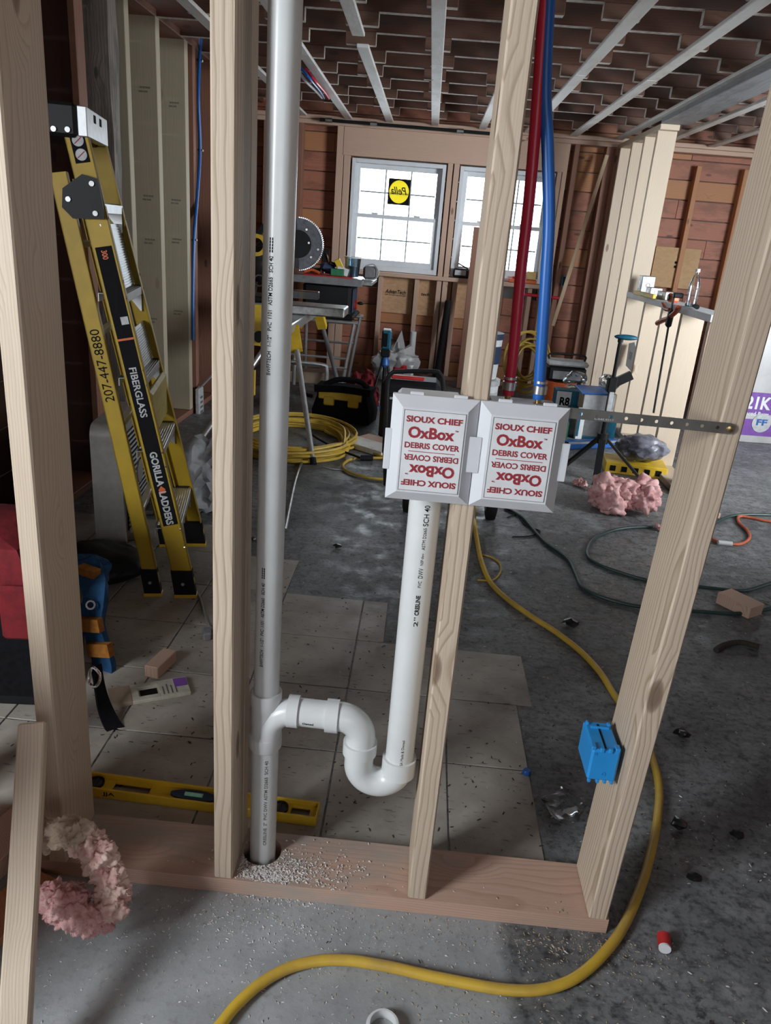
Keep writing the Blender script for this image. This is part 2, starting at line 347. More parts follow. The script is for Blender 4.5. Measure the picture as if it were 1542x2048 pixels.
def text_verts(body, bold=0., shear=0.):
    k = (body, bold, shear)
    if k not in TXT:
        cu = bpy.data.curves.new('t', 'FONT'); cu.body = body; cu.resolution_u = 3; cu.offset = bold; cu.shear = shear
        o = bpy.data.objects.new('t', cu); col.objects.link(o); bpy.context.view_layer.update()
        me = bpy.data.meshes.new_from_object(o.evaluated_get(bpy.context.evaluated_depsgraph_get()))
        vs = [Vector(v.co) for v in me.vertices]; fs = [tuple(p.vertices) for p in me.polygons]
        bpy.data.objects.remove(o); bpy.data.curves.remove(cu); bpy.data.meshes.remove(me)
        x0 = min(v.x for v in vs); x1 = max(v.x for v in vs); y0 = min(v.y for v in vs); y1 = max(v.y for v in vs)
        TXT[k] = ([((v.x-x0)/(x1-x0)-.5, (v.y-y0)/(y1-y0)-.5) for v in vs], fs, (x1-x0)/(y1-y0))
    return TXT[k]
def letters(mb, body, width, height, M, bold=.02, shear=0., flip=1):
    """flat print: body fitted into width x height, centred on M's origin, in M's x/y plane"""
    vs, fs, asp = text_verts(body, bold, shear)
    if width is None: width = asp*height
    if height is None: height = width/asp
    mb.add([M @ Vector((flip*a*width, b_*height, 0)) for a, b_ in vs], fs); return mb
def plane(o, xd, yd):
    x = Vector(xd).normalized(); y = Vector(yd); y = (y-x*y.dot(x)).normalized(); z = x.cross(y)
    return Matrix(((x.x, y.x, z.x, o[0]), (x.y, y.y, z.y, o[1]), (x.z, y.z, z.z, o[2]), (0, 0, 0, 1)))
def print_part(mb, name, mat, parent): 
    me = bpy.data.meshes.new(name); me.from_pydata([tuple(v) for v in mb.v], [], mb.f); me.materials.append(MAT[mat]); return link(name, me, parent)

# ================================================================ THE SETTING
YF = 1.168      # front plane of the plumbing wall
YB = 7.45       # inside face of the far wall
XL, XR = -1.60, 1.57
def struct(name, label, cat): return thing(name, label, cat, kind='structure')
floor = MB().box(-2.6, 4.3, -2.6, 7.7, -.12, 0, 0).build('floor', 'concrete'); tag(floor, 'grey concrete slab floor stained with black mastic and debris', 'floor', kind='structure')
tile_me = {}
def tile(x0, x1, y0, y1):
    if min(x1-x0, y1-y0) < .02: return
    key = (round(x1-x0, 3), round(y1-y0, 3)); g = .0022
    if key not in tile_me:
        o = MB().box(-key[0]/2+g, key[0]/2-g, -key[1]/2+g, key[1]/2-g, 0, .0032, .0012).build('floor_tile', 'vinyl_tile', floor); tile_me[key] = o.data
    else: o = link('floor_tile', tile_me[key], floor)
    o.location = ((x0+x1)/2, (y0+y1)/2, 0)
xs = [-1.59, -1.345, -1.04, -.735, -.43, -.13, .17]
ys = [1.31, 1.65, 1.95, 2.245, 2.545, 2.85, 3.15]
for j in range(6):
    for i in range(7):
        x0 = xs[i]; x1 = xs[i+1] if i < 6 else None
        if j < 2: tile(x0, x1 if i < 6 else .392, ys[j], ys[j+1])
        elif j == 2: tile(x0, x1 if i < 6 else .44, ys[j], ys[j+1])
        elif j == 3 and i < 6: tile(x0, x1 if i < 5 else -.035, ys[j], ys[j+1])
        elif j == 4 and i < 4: tile(x0, x1, ys[j], ys[j+1])
        elif j == 5 and i < 3: tile(x0, x1, ys[j], ys[j+1])

# ---- plumbing wall in front
wf = struct('wall_front', 'open framed wall of pale studs on a reddish bottom plate', 'stud wall')
def plate():
    bm = bmesh.new(); x0, x1 = -1.22, .492; L = x1-x0
    out = [bm.verts.new((a, .038, b)) for a, b in ((-.068, 0), (.072, 0), (.072, L), (-.068, L))]
    hz, hx = -.245-x0, .017
    cir = [bm.verts.new((hx+.041*cos(2*pi*i/28), .038, hz+.041*sin(2*pi*i/28))) for i in range(28)]
    ed = [bm.edges.new((r[i], r[(i+1) % len(r)])) for r in (out, cir) for i in range(len(r))]
    bmesh.ops.triangle_fill(bm, use_beauty=True, edges=ed)
    ex = bmesh.ops.extrude_face_region(bm, geom=list(bm.faces))
    bmesh.ops.translate(bm, vec=(0, -.0375, 0), verts=[v for v in ex['geom'] if isinstance(v, bmesh.types.BMVert)])
    bmesh.ops.recalc_face_normals(bm, faces=bm.faces)
    me = bpy.data.meshes.new('bottom_plate'); bm.to_mesh(me); bm.free(); me.materials.append(MAT['fir_plate'])
    o = link('bottom_plate', me, wf, mw=frame((x0, YF+.068, 0), (x1, YF+.068, 0), (0, 1, 0))); o['label'] = 'reddish plank with knots and a drilled pipe hole'
plate()
def stud(parent, x0, x1, y0, y1, z0, z1, mat='spruce', lean=0., name='stud', leany=0.):
    return board(name, ((x0+x1)/2, (y0+y1)/2, z0), ((x0+x1)/2+lean, (y0+y1)/2+leany, z1), x1-x0, y1-y0, mat, parent=parent)
stud(wf, -.678, -.640, YF-.004, YF+.136, .038, 2.36, 'spruce', .02)
stud(wf, -.329, -.291, YF, YF+.092, .038, 2.36, 'spruce_ringed')
stud(wf, -.329, -.291, YF+.094, YF+.138, .038, 2.36, 'spruce')
stud(wf, .076, .114, YF, YF+.14, .038, 2.36, 'spruce_ringed')
stud(wf, .449, .487, YF-.003, YF+.137, .038, 2.36, 'spruce_ringed', .056)
stud(wf, -1.10, -1.062, YF, YF+.14, .038, 2.36, 'spruce')
board('top_plate', (-1.22, YF+.07, 2.36), (.58, YF+.07, 2.36), .14, .038, 'spruce', (0, 1, 0), wf)

# ---- far wall
wb = struct('wall_back', 'far wall of reddish board sheathing with open studs and two windows', 'wall')
W = [(-.784, .078), (.205, 1.067)]; WZ = (.985, 1.945); W3 = (3.08, 3.92)
for k in range(15):
    z0 = .005+k*.165; z1 = min(z0+.1585, 2.5)
    segs = [(-1.8, 4.25)]
    if z1 > WZ[0] and z0 < WZ[1]: segs = [(-1.8, W[0][0]), (W[0][1], W[1][0]), (W[1][1], W3[0]), (W3[1], 4.25)]
    cut = []
    for a, b in segs:
        m = a+.4+((k*37) % 11)/11*1.2
        while m < b-.3: cut.append((a, m-.002)); a = m; m += 1.3+((k*13) % 7)*.1
        cut.append((a, b))
    for a, b in cut:
        if b-a > .03: board('sheathing_board', (a, YB+.105, (z0+z1)/2), (b, YB+.105, (z0+z1)/2), z1-z0, .022+.004*((k*7) % 3), 'sheathing' if (k+int(a*9)) % 4 else 'sheathing_orange', (0, 0, 1), wb)
MB().box(-1.8, W[0][0]+.01, YB+.125, YB+.14, 0, 2.6, 0).build('house_wrap', 'ink_gray', wb); MB().box(W[1][1]-.01, W3[0]+.01, YB+.125, YB+.14, 0, 2.6, 0).build('house_wrap', 'ink_gray', wb); MB().box(W3[1]-.01, 4.3, YB+.125, YB+.14, 0, 2.6, 0).build('house_wrap', 'ink_gray', wb)
for a, b in (W[0], W[1], W3):
    MB().box(a, b, YB+.125, YB+.14, 0, (.99 if a < 3 else .71), 0).build('house_wrap', 'ink_gray', wb); MB().box(a, b, YB+.125, YB+.14, (1.94 if a < 3 else 1.84), 2.6, 0).build('house_wrap', 'ink_gray', wb)
MB().box(W[0][1], W[1][0], YB+.125, YB+.14, 0, 2.6, 0).build('house_wrap', 'ink_gray', wb)
def fx(px, py): return gy(px, py, YB).x
for (a, b, z0, z1, m) in ((-1.6, -1.52, .04, 2.2, 'old_stud'), (-1.28, -1.24, .04, 2.2, 'old_stud'), (-.93, -.865, .04, 2.2, 'rough_lumber'), (-.86, -.80, .04, 1.96, 'rough_lumber'),
                          (.088, .135, .04, 1.96, 'rough_lumber'), (.145, .195, .04, 1.96, 'rough_lumber'), (1.075, 1.115, .04, 1.96, 'rough_lumber'), (1.12, 1.16, .04, 2.2, 'rough_lumber'), (1.20, 1.245, .04, 2.2, 'old_stud'), (1.48, 1.545, .04, 2.2, 'old_stud')):
    stud(wb, a, b, YB-.03, YB+.09, z0, z1, m)
for px in (757, 829, 905): x = fx(px, 620); stud(wb, x-.022, x+.022, YB-.02, YB+.09, .04, .95, 'rough_lumber')
for x in (.62, .98): stud(wb, x-.02, x+.02, YB-.02, YB+.09, .04, .95, 'rough_lumber')
for x in (1.95, 2.33, 2.75, 3.02, 3.96): stud(wb, x-.022, x+.022, YB, YB+.09, .04, 2.1, 'sheathing_orange')
board('header', (-.87, YB+.01, 2.075), (1.13, YB+.01, 2.075), .235, .09, 'rough_lumber', (0, 0, 1), wb)
for z, d in ((2.21, .0), (2.25, .01)): board('top_plate', (-1.7, YB+d+.02, z), (4.25, YB+d+.02, z), .14, .037, 'rough_lumber', (0, 1, 0), wb)
board('bottom_plate', (-1.7, YB+.03, .02), (4.25, YB+.03, .02), .12, .038, 'old_stud', (0, 1, 0), wb)
board('rough_sill', (-.86, YB+.0, .962), (1.12, YB+.0, .962), .16, .038, 'rough_lumber', (0, 1, 0), wb)
for a, b in ((fx(757, 600)+.024, fx(829, 600)-.024), (fx(829, 600)+.024, fx(905, 600)-.024), (fx(905, 600)+.024, .6)):
    o = MB().box(a, b, YB+.06, YB+.088, .60, .94, .001).build('osb_panel', 'osb_panel', wb)
pm = MB(); letters(pm, 'AdvanTech', .2, .038, plane((fx(790, 590), YB+.058, .80), (1, 0, 0), (0, 0, 1)), .02, .2)
letters(pm, '======', .2, .008, plane((fx(790, 590), YB+.058, .768), (1, 0, 0), (0, 0, 1)))
letters(pm, 'tech', .08, .03, plane((fx(850, 594), YB+.058, .80), (1, 0, 0), (0, 0, 1)), .02, .2); print_part(pm, 'panel_print', 'ink_black', wb)
a = gy(1312, 492, YB+.05); b = gy(1388, 566, YB+.05)
MB().box(a.x, b.x, YB+.03, YB+.048, b.z-.06, a.z, .001).build('plywood_patch', 'plywood_patch', wb)
pm = MB(); letters(pm, '=', .03, .06, plane(((a.x+b.x)/2, YB+.028, (a.z+b.z)/2), (1, 0, 0), (0, 0, 1))); print_part(pm, 'panel_print', 'ink_black', wb)

def window(n, x0, x1, z0, z1, label, parts=True):
    r = struct('window_%d' % n, label, 'window'); y0, y1 = YB-.012, YB+.115
    f = MB(); t = .034
    f.box(x0, x0+t, y0, y1, z0, z1); f.box(x1-t, x1, y0, y1, z0, z1); f.box(x0+t, x1-t, y0, y1, z1-t, z1); f.box(x0+t, x1-t, y0, y1, z0, z0+t*1.3)
    f.build('window_frame', 'window_vinyl', r)
    zm = (z0+z1)/2+.0; xa, xb = x0+t, x1-t
    for nm, za, zb, ys_, lab in (('upper_sash', zm-.018, z1-t, YB+.062, 1), ('lower_sash', z0+t*1.3, zm+.018, YB+.018, 0)):
        s = MB(); q = .042; yb = ys_+.034
        s.box(xa, xa+q, ys_, yb, za, zb); s.box(xb-q, xb, ys_, yb, za, zb); s.box(xa+q, xb-q, ys_, yb, zb-(q if lab else .034), zb); s.box(xa+q, xb-q, ys_, yb, za, za+(.034 if lab else .055))
        so = s.build(nm, 'window_vinyl', r)
        gx0, gx1, gz0, gz1 = xa+q, xb-q, za+(.034 if lab else .055), zb-(q if lab else .034)
        gw, gh = (gx1-gx0)/3, (gz1-gz0)/2; m = .0065
        for i in range(3):
            for j in range(2):
                MB().box(gx0+gw*i+m, gx0+gw*(i+1)-m, ys_+.014, ys_+.018, gz0+gh*j+m, gz0+gh*(j+1)-m, 0).build('window_pane', 'window_glass', so)
        for i in (1, 2): MB().box(gx0+gw*i-m, gx0+gw*i+m, ys_+.011, ys_+.021, gz0, gz1, .001).build('muntin', 'muntin_vinyl', so)
        for i in range(3): MB().box(gx0+gw*i+m, gx0+gw*(i+1)-m, ys_+.011, ys_+.021, gz0+gh-m, gz0+gh+m, .001).build('muntin', 'muntin_vinyl', so)
        if not lab:
            for fx_ in (.25, .75):
                xx = xa+(xb-xa)*fx_; MB().box(xx-.03, xx+.03, ys_-.004, ys_+.03, zb, zb+.014, .004).build('sash_lock', 'window_vinyl', r)
    return r
w1 = window(1, *W[0], *WZ, 'white double-hung window with yellow round sticker, left of the pair')
window(2, *W[1], *WZ, 'white double-hung window behind the red and blue pipes')
window(3, *W3, .70, 1.85, 'window of the right-hand room seen past the rightmost stud')
c = gy(798, 384, YB+.07); hw = .102; bm = bmesh.new(); out = [bm.verts.new((c.x+a_*hw, c.y-.001, c.z+b_*.112)) for a_, b_ in ((-1, -1), (1, -1), (1, 1), (-1, 1))]; cir = [bm.verts.new((c.x+.092*cos(2*pi*i/32), c.y-.001, c.z+.098*sin(2*pi*i/32))) for i in range(32)]
bmesh.ops.triangle_fill(bm, use_beauty=True, edges=[bm.edges.new((r_[i], r_[(i+1) % len(r_)])) for r_ in (out, cir) for i in range(len(r_))]); me = bpy.data.meshes.new('sticker'); bm.to_mesh(me); bm.free(); me.materials.append(MAT['ink_black']); st = link('sticker', me, w1)
MB().lathe([(.0, 0), (.093, 0), (.093, .001), (0, .001)], n=32, M=Matrix.Translation((c.x, c.y-.003, c.z)) @ Matrix.Rotation(pi/2, 4, 'X') @ Matrix.Scale(1.065, 4, (0, 1, 0))).build('sticker_disc', 'sticker_film', st)
pm = MB(); letters(pm, 'Pella', .145, .065, plane((c.x, c.y-.0045, c.z+.01), (1, 0, 0), (0, 0, 1)), .01, .35, flip=-1); print_part(pm, 'lettering', 'ink_black', st)

# ---- left wall: old studs, a weathered post and pale engineered studs
wl = struct('wall_left', 'left wall with dark sheathing, old studs and a weathered post', 'wall')
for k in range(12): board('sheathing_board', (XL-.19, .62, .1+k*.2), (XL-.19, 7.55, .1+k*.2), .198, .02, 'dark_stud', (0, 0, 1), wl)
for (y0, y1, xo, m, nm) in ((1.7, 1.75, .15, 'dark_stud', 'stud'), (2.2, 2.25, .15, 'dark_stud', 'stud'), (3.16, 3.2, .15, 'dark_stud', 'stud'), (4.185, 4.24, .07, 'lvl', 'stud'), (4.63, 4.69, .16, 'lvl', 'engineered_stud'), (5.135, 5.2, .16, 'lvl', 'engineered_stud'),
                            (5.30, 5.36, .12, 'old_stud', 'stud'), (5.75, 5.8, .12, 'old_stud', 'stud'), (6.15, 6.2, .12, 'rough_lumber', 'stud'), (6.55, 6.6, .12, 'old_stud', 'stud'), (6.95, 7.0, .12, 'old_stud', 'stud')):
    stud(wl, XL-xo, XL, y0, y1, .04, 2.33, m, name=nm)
stud(wl, XL-.175, XL-.035, 3.63, 3.70, .04, 2.33, 'dark_stud'); stud(wl, XL-.033, XL, 3.62, 3.705, .04, 2.33, 'old_stud', name='lit_edge')  # one stud: shaded face and lit edge put into two wood colours
def post():
    m = MB(); n = 40; secs = []; base = [(-.065, -.055), (0, -.058), (.062, -.05), (.065, 0), (.06, .052), (0, .056), (-.062, .05), (-.064, 0)]
    for i in range(n+1):
        z = i/n*2.28
        for j, (a, b) in enumerate(base):
            h = mnoise.noise(Vector((j*2.3, z*3.1, .4)))*.012+mnoise.noise(Vector((j*5.3, z*9, 3.4)))*.006; l = math.hypot(a, b)
            secs.append((a*(1+h/l), b*(1+h/l), z))
    f = [(i*8+j, i*8+(j+1) % 8, (i+1)*8+(j+1) % 8, (i+1)*8+j) for i in range(n) for j in range(8)]+[tuple(range(7, -1, -1)), tuple(range(n*8, n*8+8))]
    o = m.add(secs, f).build('old_post', 'weathered', wl, 25, mw=Matrix.Translation((XL-.06, 4.02, .04))); o['label'] = 'rough grey weathered timber post'
post()
board('bottom_plate', (XL-.08, .62, .02), (XL-.08, 7.4, .02), .16, .038, 'old_stud', (1, 0, 0), wl)
board('top_plate', (XL-.08, .62, 2.345), (XL-.08, 7.4, 2.345), .16, .038, 'old_stud', (1, 0, 0), wl)
pm = MB()
for (X, Y) in ((XL-.08, 4.629), (XL-.08, 5.134)):
    for z in (1.98, 1.42, 1.18, .72): 
        letters(pm, '====', .06, .008, plane((X+.01, Y, z), (1, 0, 0), (0, 0, 1))); letters(pm, '==', .05, .008, plane((X, Y, z-.02), (1, 0, 0), (0, 0, 1)))
print_part(pm, 'stamp', 'ink_gray', wl)

# ---- partition on the right with a ledge
wr = struct('wall_right', 'framed partition of pale studs with a waist-high white ledge', 'stud wall')
for y in (7.28, 6.87, 6.49): stud(wr, XR, XR+.14, y, y+.04, .038, 2.175, 'spruce')
stud(wr, XR, XR+.14, 6.14, 6.18, .038, 2.175, 'spruce'); stud(wr, XR-.02, XR+.03, 7.36, 7.42, .038, 2.175, 'old_stud')
board('top_plate', (XR+.07, 6.1, 2.195), (XR+.07, 7.43, 2.195), .14, .038, 'spruce', (1, 0, 0), wr)
board('beam', (XR+.10, 2.4, 2.245), (XR+.10, 6.1, 2.245), .20, .06, 'gray_beam', (1, 0, 0), wr)
for y in (5.62, 5.19, 4.78): stud(wr, XR, XR+.14, y, y+.04, .038, 1.0, 'spruce')
stud(wr, XR+.02, XR+.14, 4.36, 4.40, .038, 1.0, 'rough_lumber')
board('bottom_plate', (XR+.07, 4.26, .02), (XR+.07, 7.4, .02), .14, .038, 'spruce', (1, 0, 0), wr)
board('ledge', (XR+.07, 4.27, 1.022), (XR+.07, 6.13, 1.022), .17, .04, 'white_paper', (1, 0, 0), wr)

# ---- ceiling: deck, joists with notched lower edge, strapping
ce = struct('ceiling', 'exposed dark joists with whitewashed edges and pale strapping boards', 'ceiling')
for k in range(13):
    y0 = -2.6+k*.8; MB().box(-2.6, 4.3, y0, y0+.79, 2.58, 2.605, .003).build('deck_board', 'joist', ce)
straps = [-1.24, -.835, -.465, -.06, .36, .765, 1.17, 1.565, 1.97, 2.38, 2.79, 3.2, 3.6]
def dusted(o, axes):
    o.data.materials.append(MAT['plaster_dust'])
    for p in o.data.polygons:
        n = p.normal
        if (n.y < -.9 and 'd' in axes) or (abs(n.z) > .9 and 's' in axes): p.material_index = 1
    return o
blk = None
for k in range(14):
    y = 1.82+k*.407
    j = board('joist', (-1.76, y, 2.455), (4.25, y, 2.455), .045, .25, 'joist', (0, -1, 0), ce)   # local y = down/up
    j.data.materials.append(MAT['plaster_dust'])
    for p in j.data.polygons:
        if (j.matrix_basis.to_3x3() @ p.normal).z < -.9: p.material_index = 1
    for i, x in enumerate(straps):
        wdt = (.14, .165, .20)[(k*3+i*5) % 3]
        if (k*5+i*3) % 13 == 0: continue
        dx = ((k*7+i*11) % 5-2)*.014
        b_ = board('joist_block', (x-wdt/2+dx, y, 2.299), (x+wdt/2+dx, y, 2.299), .045, .06, 'joist_block', (0, -1, 0), ce, .002)
        b_.data.materials.append(MAT['plaster_dust'])
        for p in b_.data.polygons:
            n = b_.matrix_basis.to_3x3() @ p.normal
            if n.z < -.9 or abs(n.x) > .9: p.material_index = 1
for i, x in enumerate(straps):
    pcs = [(1.6, 4.38), (4.62, 7.41)] if i == 2 else [(1.6, 4.9), (4.905, 7.41)]
    for n_, (a, b) in enumerate(pcs): board('strapping', (x+(.02 if i == 2 and n_ == 0 else 0), a, 2.2585), (x, b, 2.2585), .066, .019, 'strapping', (1, 0, 0), ce)
# ---- shell of the rooms behind and beside the camera
sh = struct('wall_rear', 'wall behind the camera', 'wall')
for k in range(12): board('sheathing_board', (-2.5, -2.55, .1+k*.22), (4.25, -2.55, .1+k*.22), .218, .02, 'sheathing', (0, 0, 1), sh)
sr = struct('wall_far_right', 'outer wall of the right-hand room', 'wall')
for k in range(12): board('sheathing_board', (4.24, -2.5, .1+k*.22), (4.24, 7.55, .1+k*.22), .218, .02, 'sheathing', (0, 0, 1), sr)
sl = struct('wall_rear_left', 'wall left of the camera', 'wall')
for k in range(12): board('sheathing_board', (-2.5, -2.5, .1+k*.22), (-2.5, .62, .1+k*.22), .218, .02, 'sheathing', (0, 0, 1), sl)
for k in range(12): board('sheathing_board', (-2.5, .61, .1+k*.22), (XL-.18, .61, .1+k*.22), .218, .02, 'sheathing', (0, 0, 1), sl)

# ================================================================ FOREGROUND PLUMBING
def arc(cx, cz, r, a0, a1, y, n=14): return [(cx+r*cos(R_(a0+(a1-a0)*i/n)), y, cz+r*sin(R_(a0+(a1-a0)*i/n))) for i in range(n+1)]
def pipe_print(mb, body, cx, cy, r, zc, length, h, a0, bold=.012, sl=(0, 0)):
    vs, fs, _ = text_verts(body, bold); r += .0004
    out = []
    for a, b in vs: an = R_(a0)-b*h/r; out.append((cx+r*sin(an)+sl[0]*a*length, cy-r*cos(an)+sl[1]*a*length, zc+a*length))
    mb.add(out, fs)
PX, PY = -.245, YF+.085; DZ = -.016
d = thing('pvc_drain', 'white plastic drain stack with tee, P-trap and standpipe between the studs', 'pipe', (PX, PY, 0))
def dp(m, name, mat='pvc_white', angle=35, par=None):
    dz = 0 if name in ('vent_pipe', 'drain_pipe', 'standpipe') else DZ
    m.v = [(v[0]-PX, v[1]-PY, v[2]+dz) for v in m.v]; return m.build(name, mat, par or d, angle)
def dprint(m, name, mat, par): m.v = [(v[0]-PX, v[1]-PY, v[2]) for v in m.v]; return print_part(m, name, mat, par)
up = dp(MB().cyl((PX, PY, .43), (PX+.012, PY-.030, 2.4), .0250, n=40), 'vent_pipe')
lo = dp(MB().cyl((PX, PY, -.1), (PX, PY, .345), .0278, n=40), 'drain_pipe')
t = MB(); t.lathe([(.0254, .467), (.0300, .4665), (.0312, .464), (.0312, .436), (.0292, .43), (.0292, .37), (.0336, .364), (.0336, .336), (.032, .3335), (.0285, .333)], (PX, PY, 0), 40)
t.tube([(PX+.004, PY-.004, .35)]+arc(PX+.062, .372, .056, 170, 95, PY-.006, 12)+[(PX+.062, PY-.006, .4285)], .0265, 28)
tee = dp(t, 'sanitary_tee')
yt = PY-.006
dp(MB().ring((PX+.046, yt, .4285), (PX+.068, yt, .4285), .0325, .026, 36), 'tee_socket', par=tee)
arm = dp(MB().cyl((PX+.05, yt, .4285), (-.09, yt, .4265), .0282, n=36), 'trap_arm')
el = dp(MB().tube([(-.113, yt, .4265)]+arc(-.094, .3825, .044, 90, 0, yt)+[(-.05, yt, .372)], .0295, 30), 'elbow')
dp(MB().ring((-.122, yt, .4265), (-.097, yt, .4265), .0335, .028, 36), 'elbow_socket', par=el)
dp(MB().ring((-.05, yt, .345), (-.05, yt, .372), .0345, .0285, 36), 'elbow_socket', par=el)
ub = dp(MB().tube([(-.05, yt, .36), (-.05, yt, .335)]+arc(-.009, .318, .041, 180, 360, yt, 24)+[(.032, yt, .335)], .0295, 30), 'trap_bend')
dp(MB().ring((.032, yt, .305), (.032, yt, .345), .0345, .0285, 36), 'trap_socket', par=ub)
sp = dp(MB().cyl((.032, yt, .295), (.032, yt, .9215), .0287, n=40), 'standpipe')
def zat(px, py, X): return gy(px, py, PY-.02).z
m = MB(); s = 'BWFFTECH   1-1/2"   PVC  1101   ASTM D2665   SCH 40'
for ya, yb in ((512, 748), (1165, 1333)):
    za, zb = zat(550, yb, 0), zat(550, ya, 0); zc = (za+zb)/2; pipe_print(m, s, PX+.00614*(zc-.445), PY-.01535*(zc-.445), .0252, zc, zb-za, .0074, -16, sl=(.00614, -.01535))
    dprint(m, 'pipe_print', 'ink_black', up); m = MB(); zt = zat(550, ya-14, 0); pipe_print(m, '=====', PX+.00614*(zt-.445), PY-.01535*(zt-.445), .0252, zt+.006, .022, .006, -16, sl=(.00614, -.01535)); dprint(m, 'brand_print', 'ink_black', up); m = MB()
m = MB()
for txt, y0, y1, h, bd in (('2"', 1255, 1236, .008, 0), ('CRESLINE', 1232, 1192, .0085, .035), ('PVC', 1176, 1163, .006, 0), ('DWV', 1157, 1137, .0085, .005), ('NSF·dwv', 1131, 1107, .005, 0), ('ASTM D2665', 1100, 1056, .006, 0), ('SCH 40', 1052, 1010, .0095, .005), ('USA Made & Owned', 1540, 1485, .0055, 0)):
    za, zb = gy(845, y0, yt-.028).z, gy(845, y1, yt-.028).z; m = MB(); pipe_print(m, txt, .032, yt, .0287, (za+zb)/2, zb-za, h, 8, bd); dprint(m, 'pipe_print', 'ink_black', sp)
m = MB(); letters(m, 'Owned', .022, .006, plane((-.155, yt-.0287, .421), (1, 0, 0), (0, 0, 1))); m.v = [(x, yt-math.sqrt(max(1e-9, .0286**2-(z-.4275)**2)), z+DZ) for x, y, z in m.v]; dprint(m, 'pipe_print', 'ink_black', arm)
m = MB(); pipe_print(m, 'CRESLINE  2"  PVC DWV ASTM D2665  SCH 40', PX, PY, .0278, .19, .22, .007, 18); dprint(m, 'pipe_print', 'ink_gray', lo)

# ---- washing machine outlet box with two debris covers
BX0, BXM, BX1, BZ0, BZ1, BY = -.038, .1, .240, .914, 1.088, 1.158
ob = thing('outlet_box', 'white double washing machine outlet box with red lettered debris covers', 'outlet box', (BXM, BY, BZ0))
def op(m, name, mat, par=None): m.v = [(v[0]-BXM, v[1]-BY, v[2]-BZ0) for v in m.v]; return m.build(name, mat, par or ob)
def cover(x0, x1, right):
    m = MB(); z0, z1, yb, yf, i, e = BZ0, BZ1, BY, BY-.016, .0175, .006
    xa, xb = x0+.0005, x1-.0005
    ring0 = [(xa, yb+e, z0), (xb, yb+e, z0), (xb, yb+e, z1), (xa, yb+e, z1)]; ring1 = [(x, yb-.002, z) for x, y, z in ring0]
    ring2 = [(xa+i, yf, z0+i), (xb-i, yf, z0+i), (xb-i, yf, z1-i), (xa+i, yf, z1-i)]
    m.add(ring0+ring1+ring2, [(0, 1, 5, 4), (1, 2, 6, 5), (2, 3, 7, 6), (3, 0, 4, 7), (4, 5, 9, 8), (5, 6, 10, 9), (6, 7, 11, 10), (7, 4, 8, 11), (8, 9, 10, 11), (3, 2, 1, 0)])
    o = op(m, 'debris_cover', 'cover_white')
    cx, cz = (x0+x1)/2, (z0+z1)/2; lw, lh = .097, .132
    lab = op(MB().box(cx-lw/2, cx+lw/2, yf-.0006, yf+.0002, cz-lh/2, cz+lh/2, 0), 'cover_label', 'white_paper', o)
    pm = MB(); y = yf-.0011
    for k, (tx, wd, ht, f, bd) in enumerate((('SIOUX CHIEF', .088, .0102, .105, .035), ('OxBox', .073, .019, .265, .034), ('DEBRIS COVER', .087, .0098, .425, .026))):
        for u in (1, -1):
            zz = cz+u*(lh/2-f*lh); dx = (-.003 if k == 1 else 0)*u
            letters(pm, tx, wd, ht, plane((cx+dx, y, zz), (u, 0, 0), (0, 0, u)), bd)
            if k == 1: letters(pm, 'TM', .005, .0025, plane((cx+.036*u, y, zz+.007*u), (u, 0, 0), (0, 0, u)))
    pm.box(cx-.037, cx+.037, y, y+.0002, cz-.0005, cz+.0005, 0)
    b = MB()
    for q in ((cx-lw/2, cx+lw/2, cz-lh/2, cz-lh/2+.0006), (cx-lw/2, cx+lw/2, cz+lh/2-.0006, cz+lh/2), (cx-lw/2, cx-lw/2+.0006, cz-lh/2, cz+lh/2), (cx+lw/2-.0006, cx+lw/2, cz-lh/2, cz+lh/2)): b.box(q[0], q[1], y, y+.0003, q[2], q[3], 0)
    for mm, nm, mt in ((pm, 'lettering', 'ink_red'), (b, 'label_border', 'ink_gray')):
        mm.v = [(v[0]-BXM, v[1]-BY, v[2]-BZ0) for v in mm.v]; print_part(mm, nm, mt, o)
    for fx_ in (.28, .78): xx = x0+(x1-x0)*fx_; op(MB().box(xx-.011, xx+.011, BY+.001, BY+.006, BZ1-.001, BZ1+.0045, .001), 'clip_tab', 'cover_white', o)
    return o
cl = cover(BX0, BXM, 0); cr = cover(BXM, BX1, 1)
op(MB().box(BXM-.013, BXM+.009, BY-.0105, BY-.0085, BZ0+.058, BZ0+.117, .001), 'clip_tab', 'cover_white', cl)
op(MB().box(BX1-.004, BX1+.009, BY-.005, BY-.002, BZ0+.055, BZ0+.118, .001), 'clip_tab', 'cover_white', cr)
op(MB().box(BX0-.007, BX0+.004, BY-.005, BY-.002, BZ0+.05, BZ0+.118, .001), 'clip_tab', 'cover_white', cl)
op(MB().box(BX0+.006, .074, BY+.007, BY+.095, BZ0+.008, BZ1-.008, .006), 'drain_housing', 'cover_white')
op(MB().box(.116, BX1-.008, BY+.007, BY+.095, BZ0+.008, BZ1-.008, .006), 'valve_housing', 'cover_white')

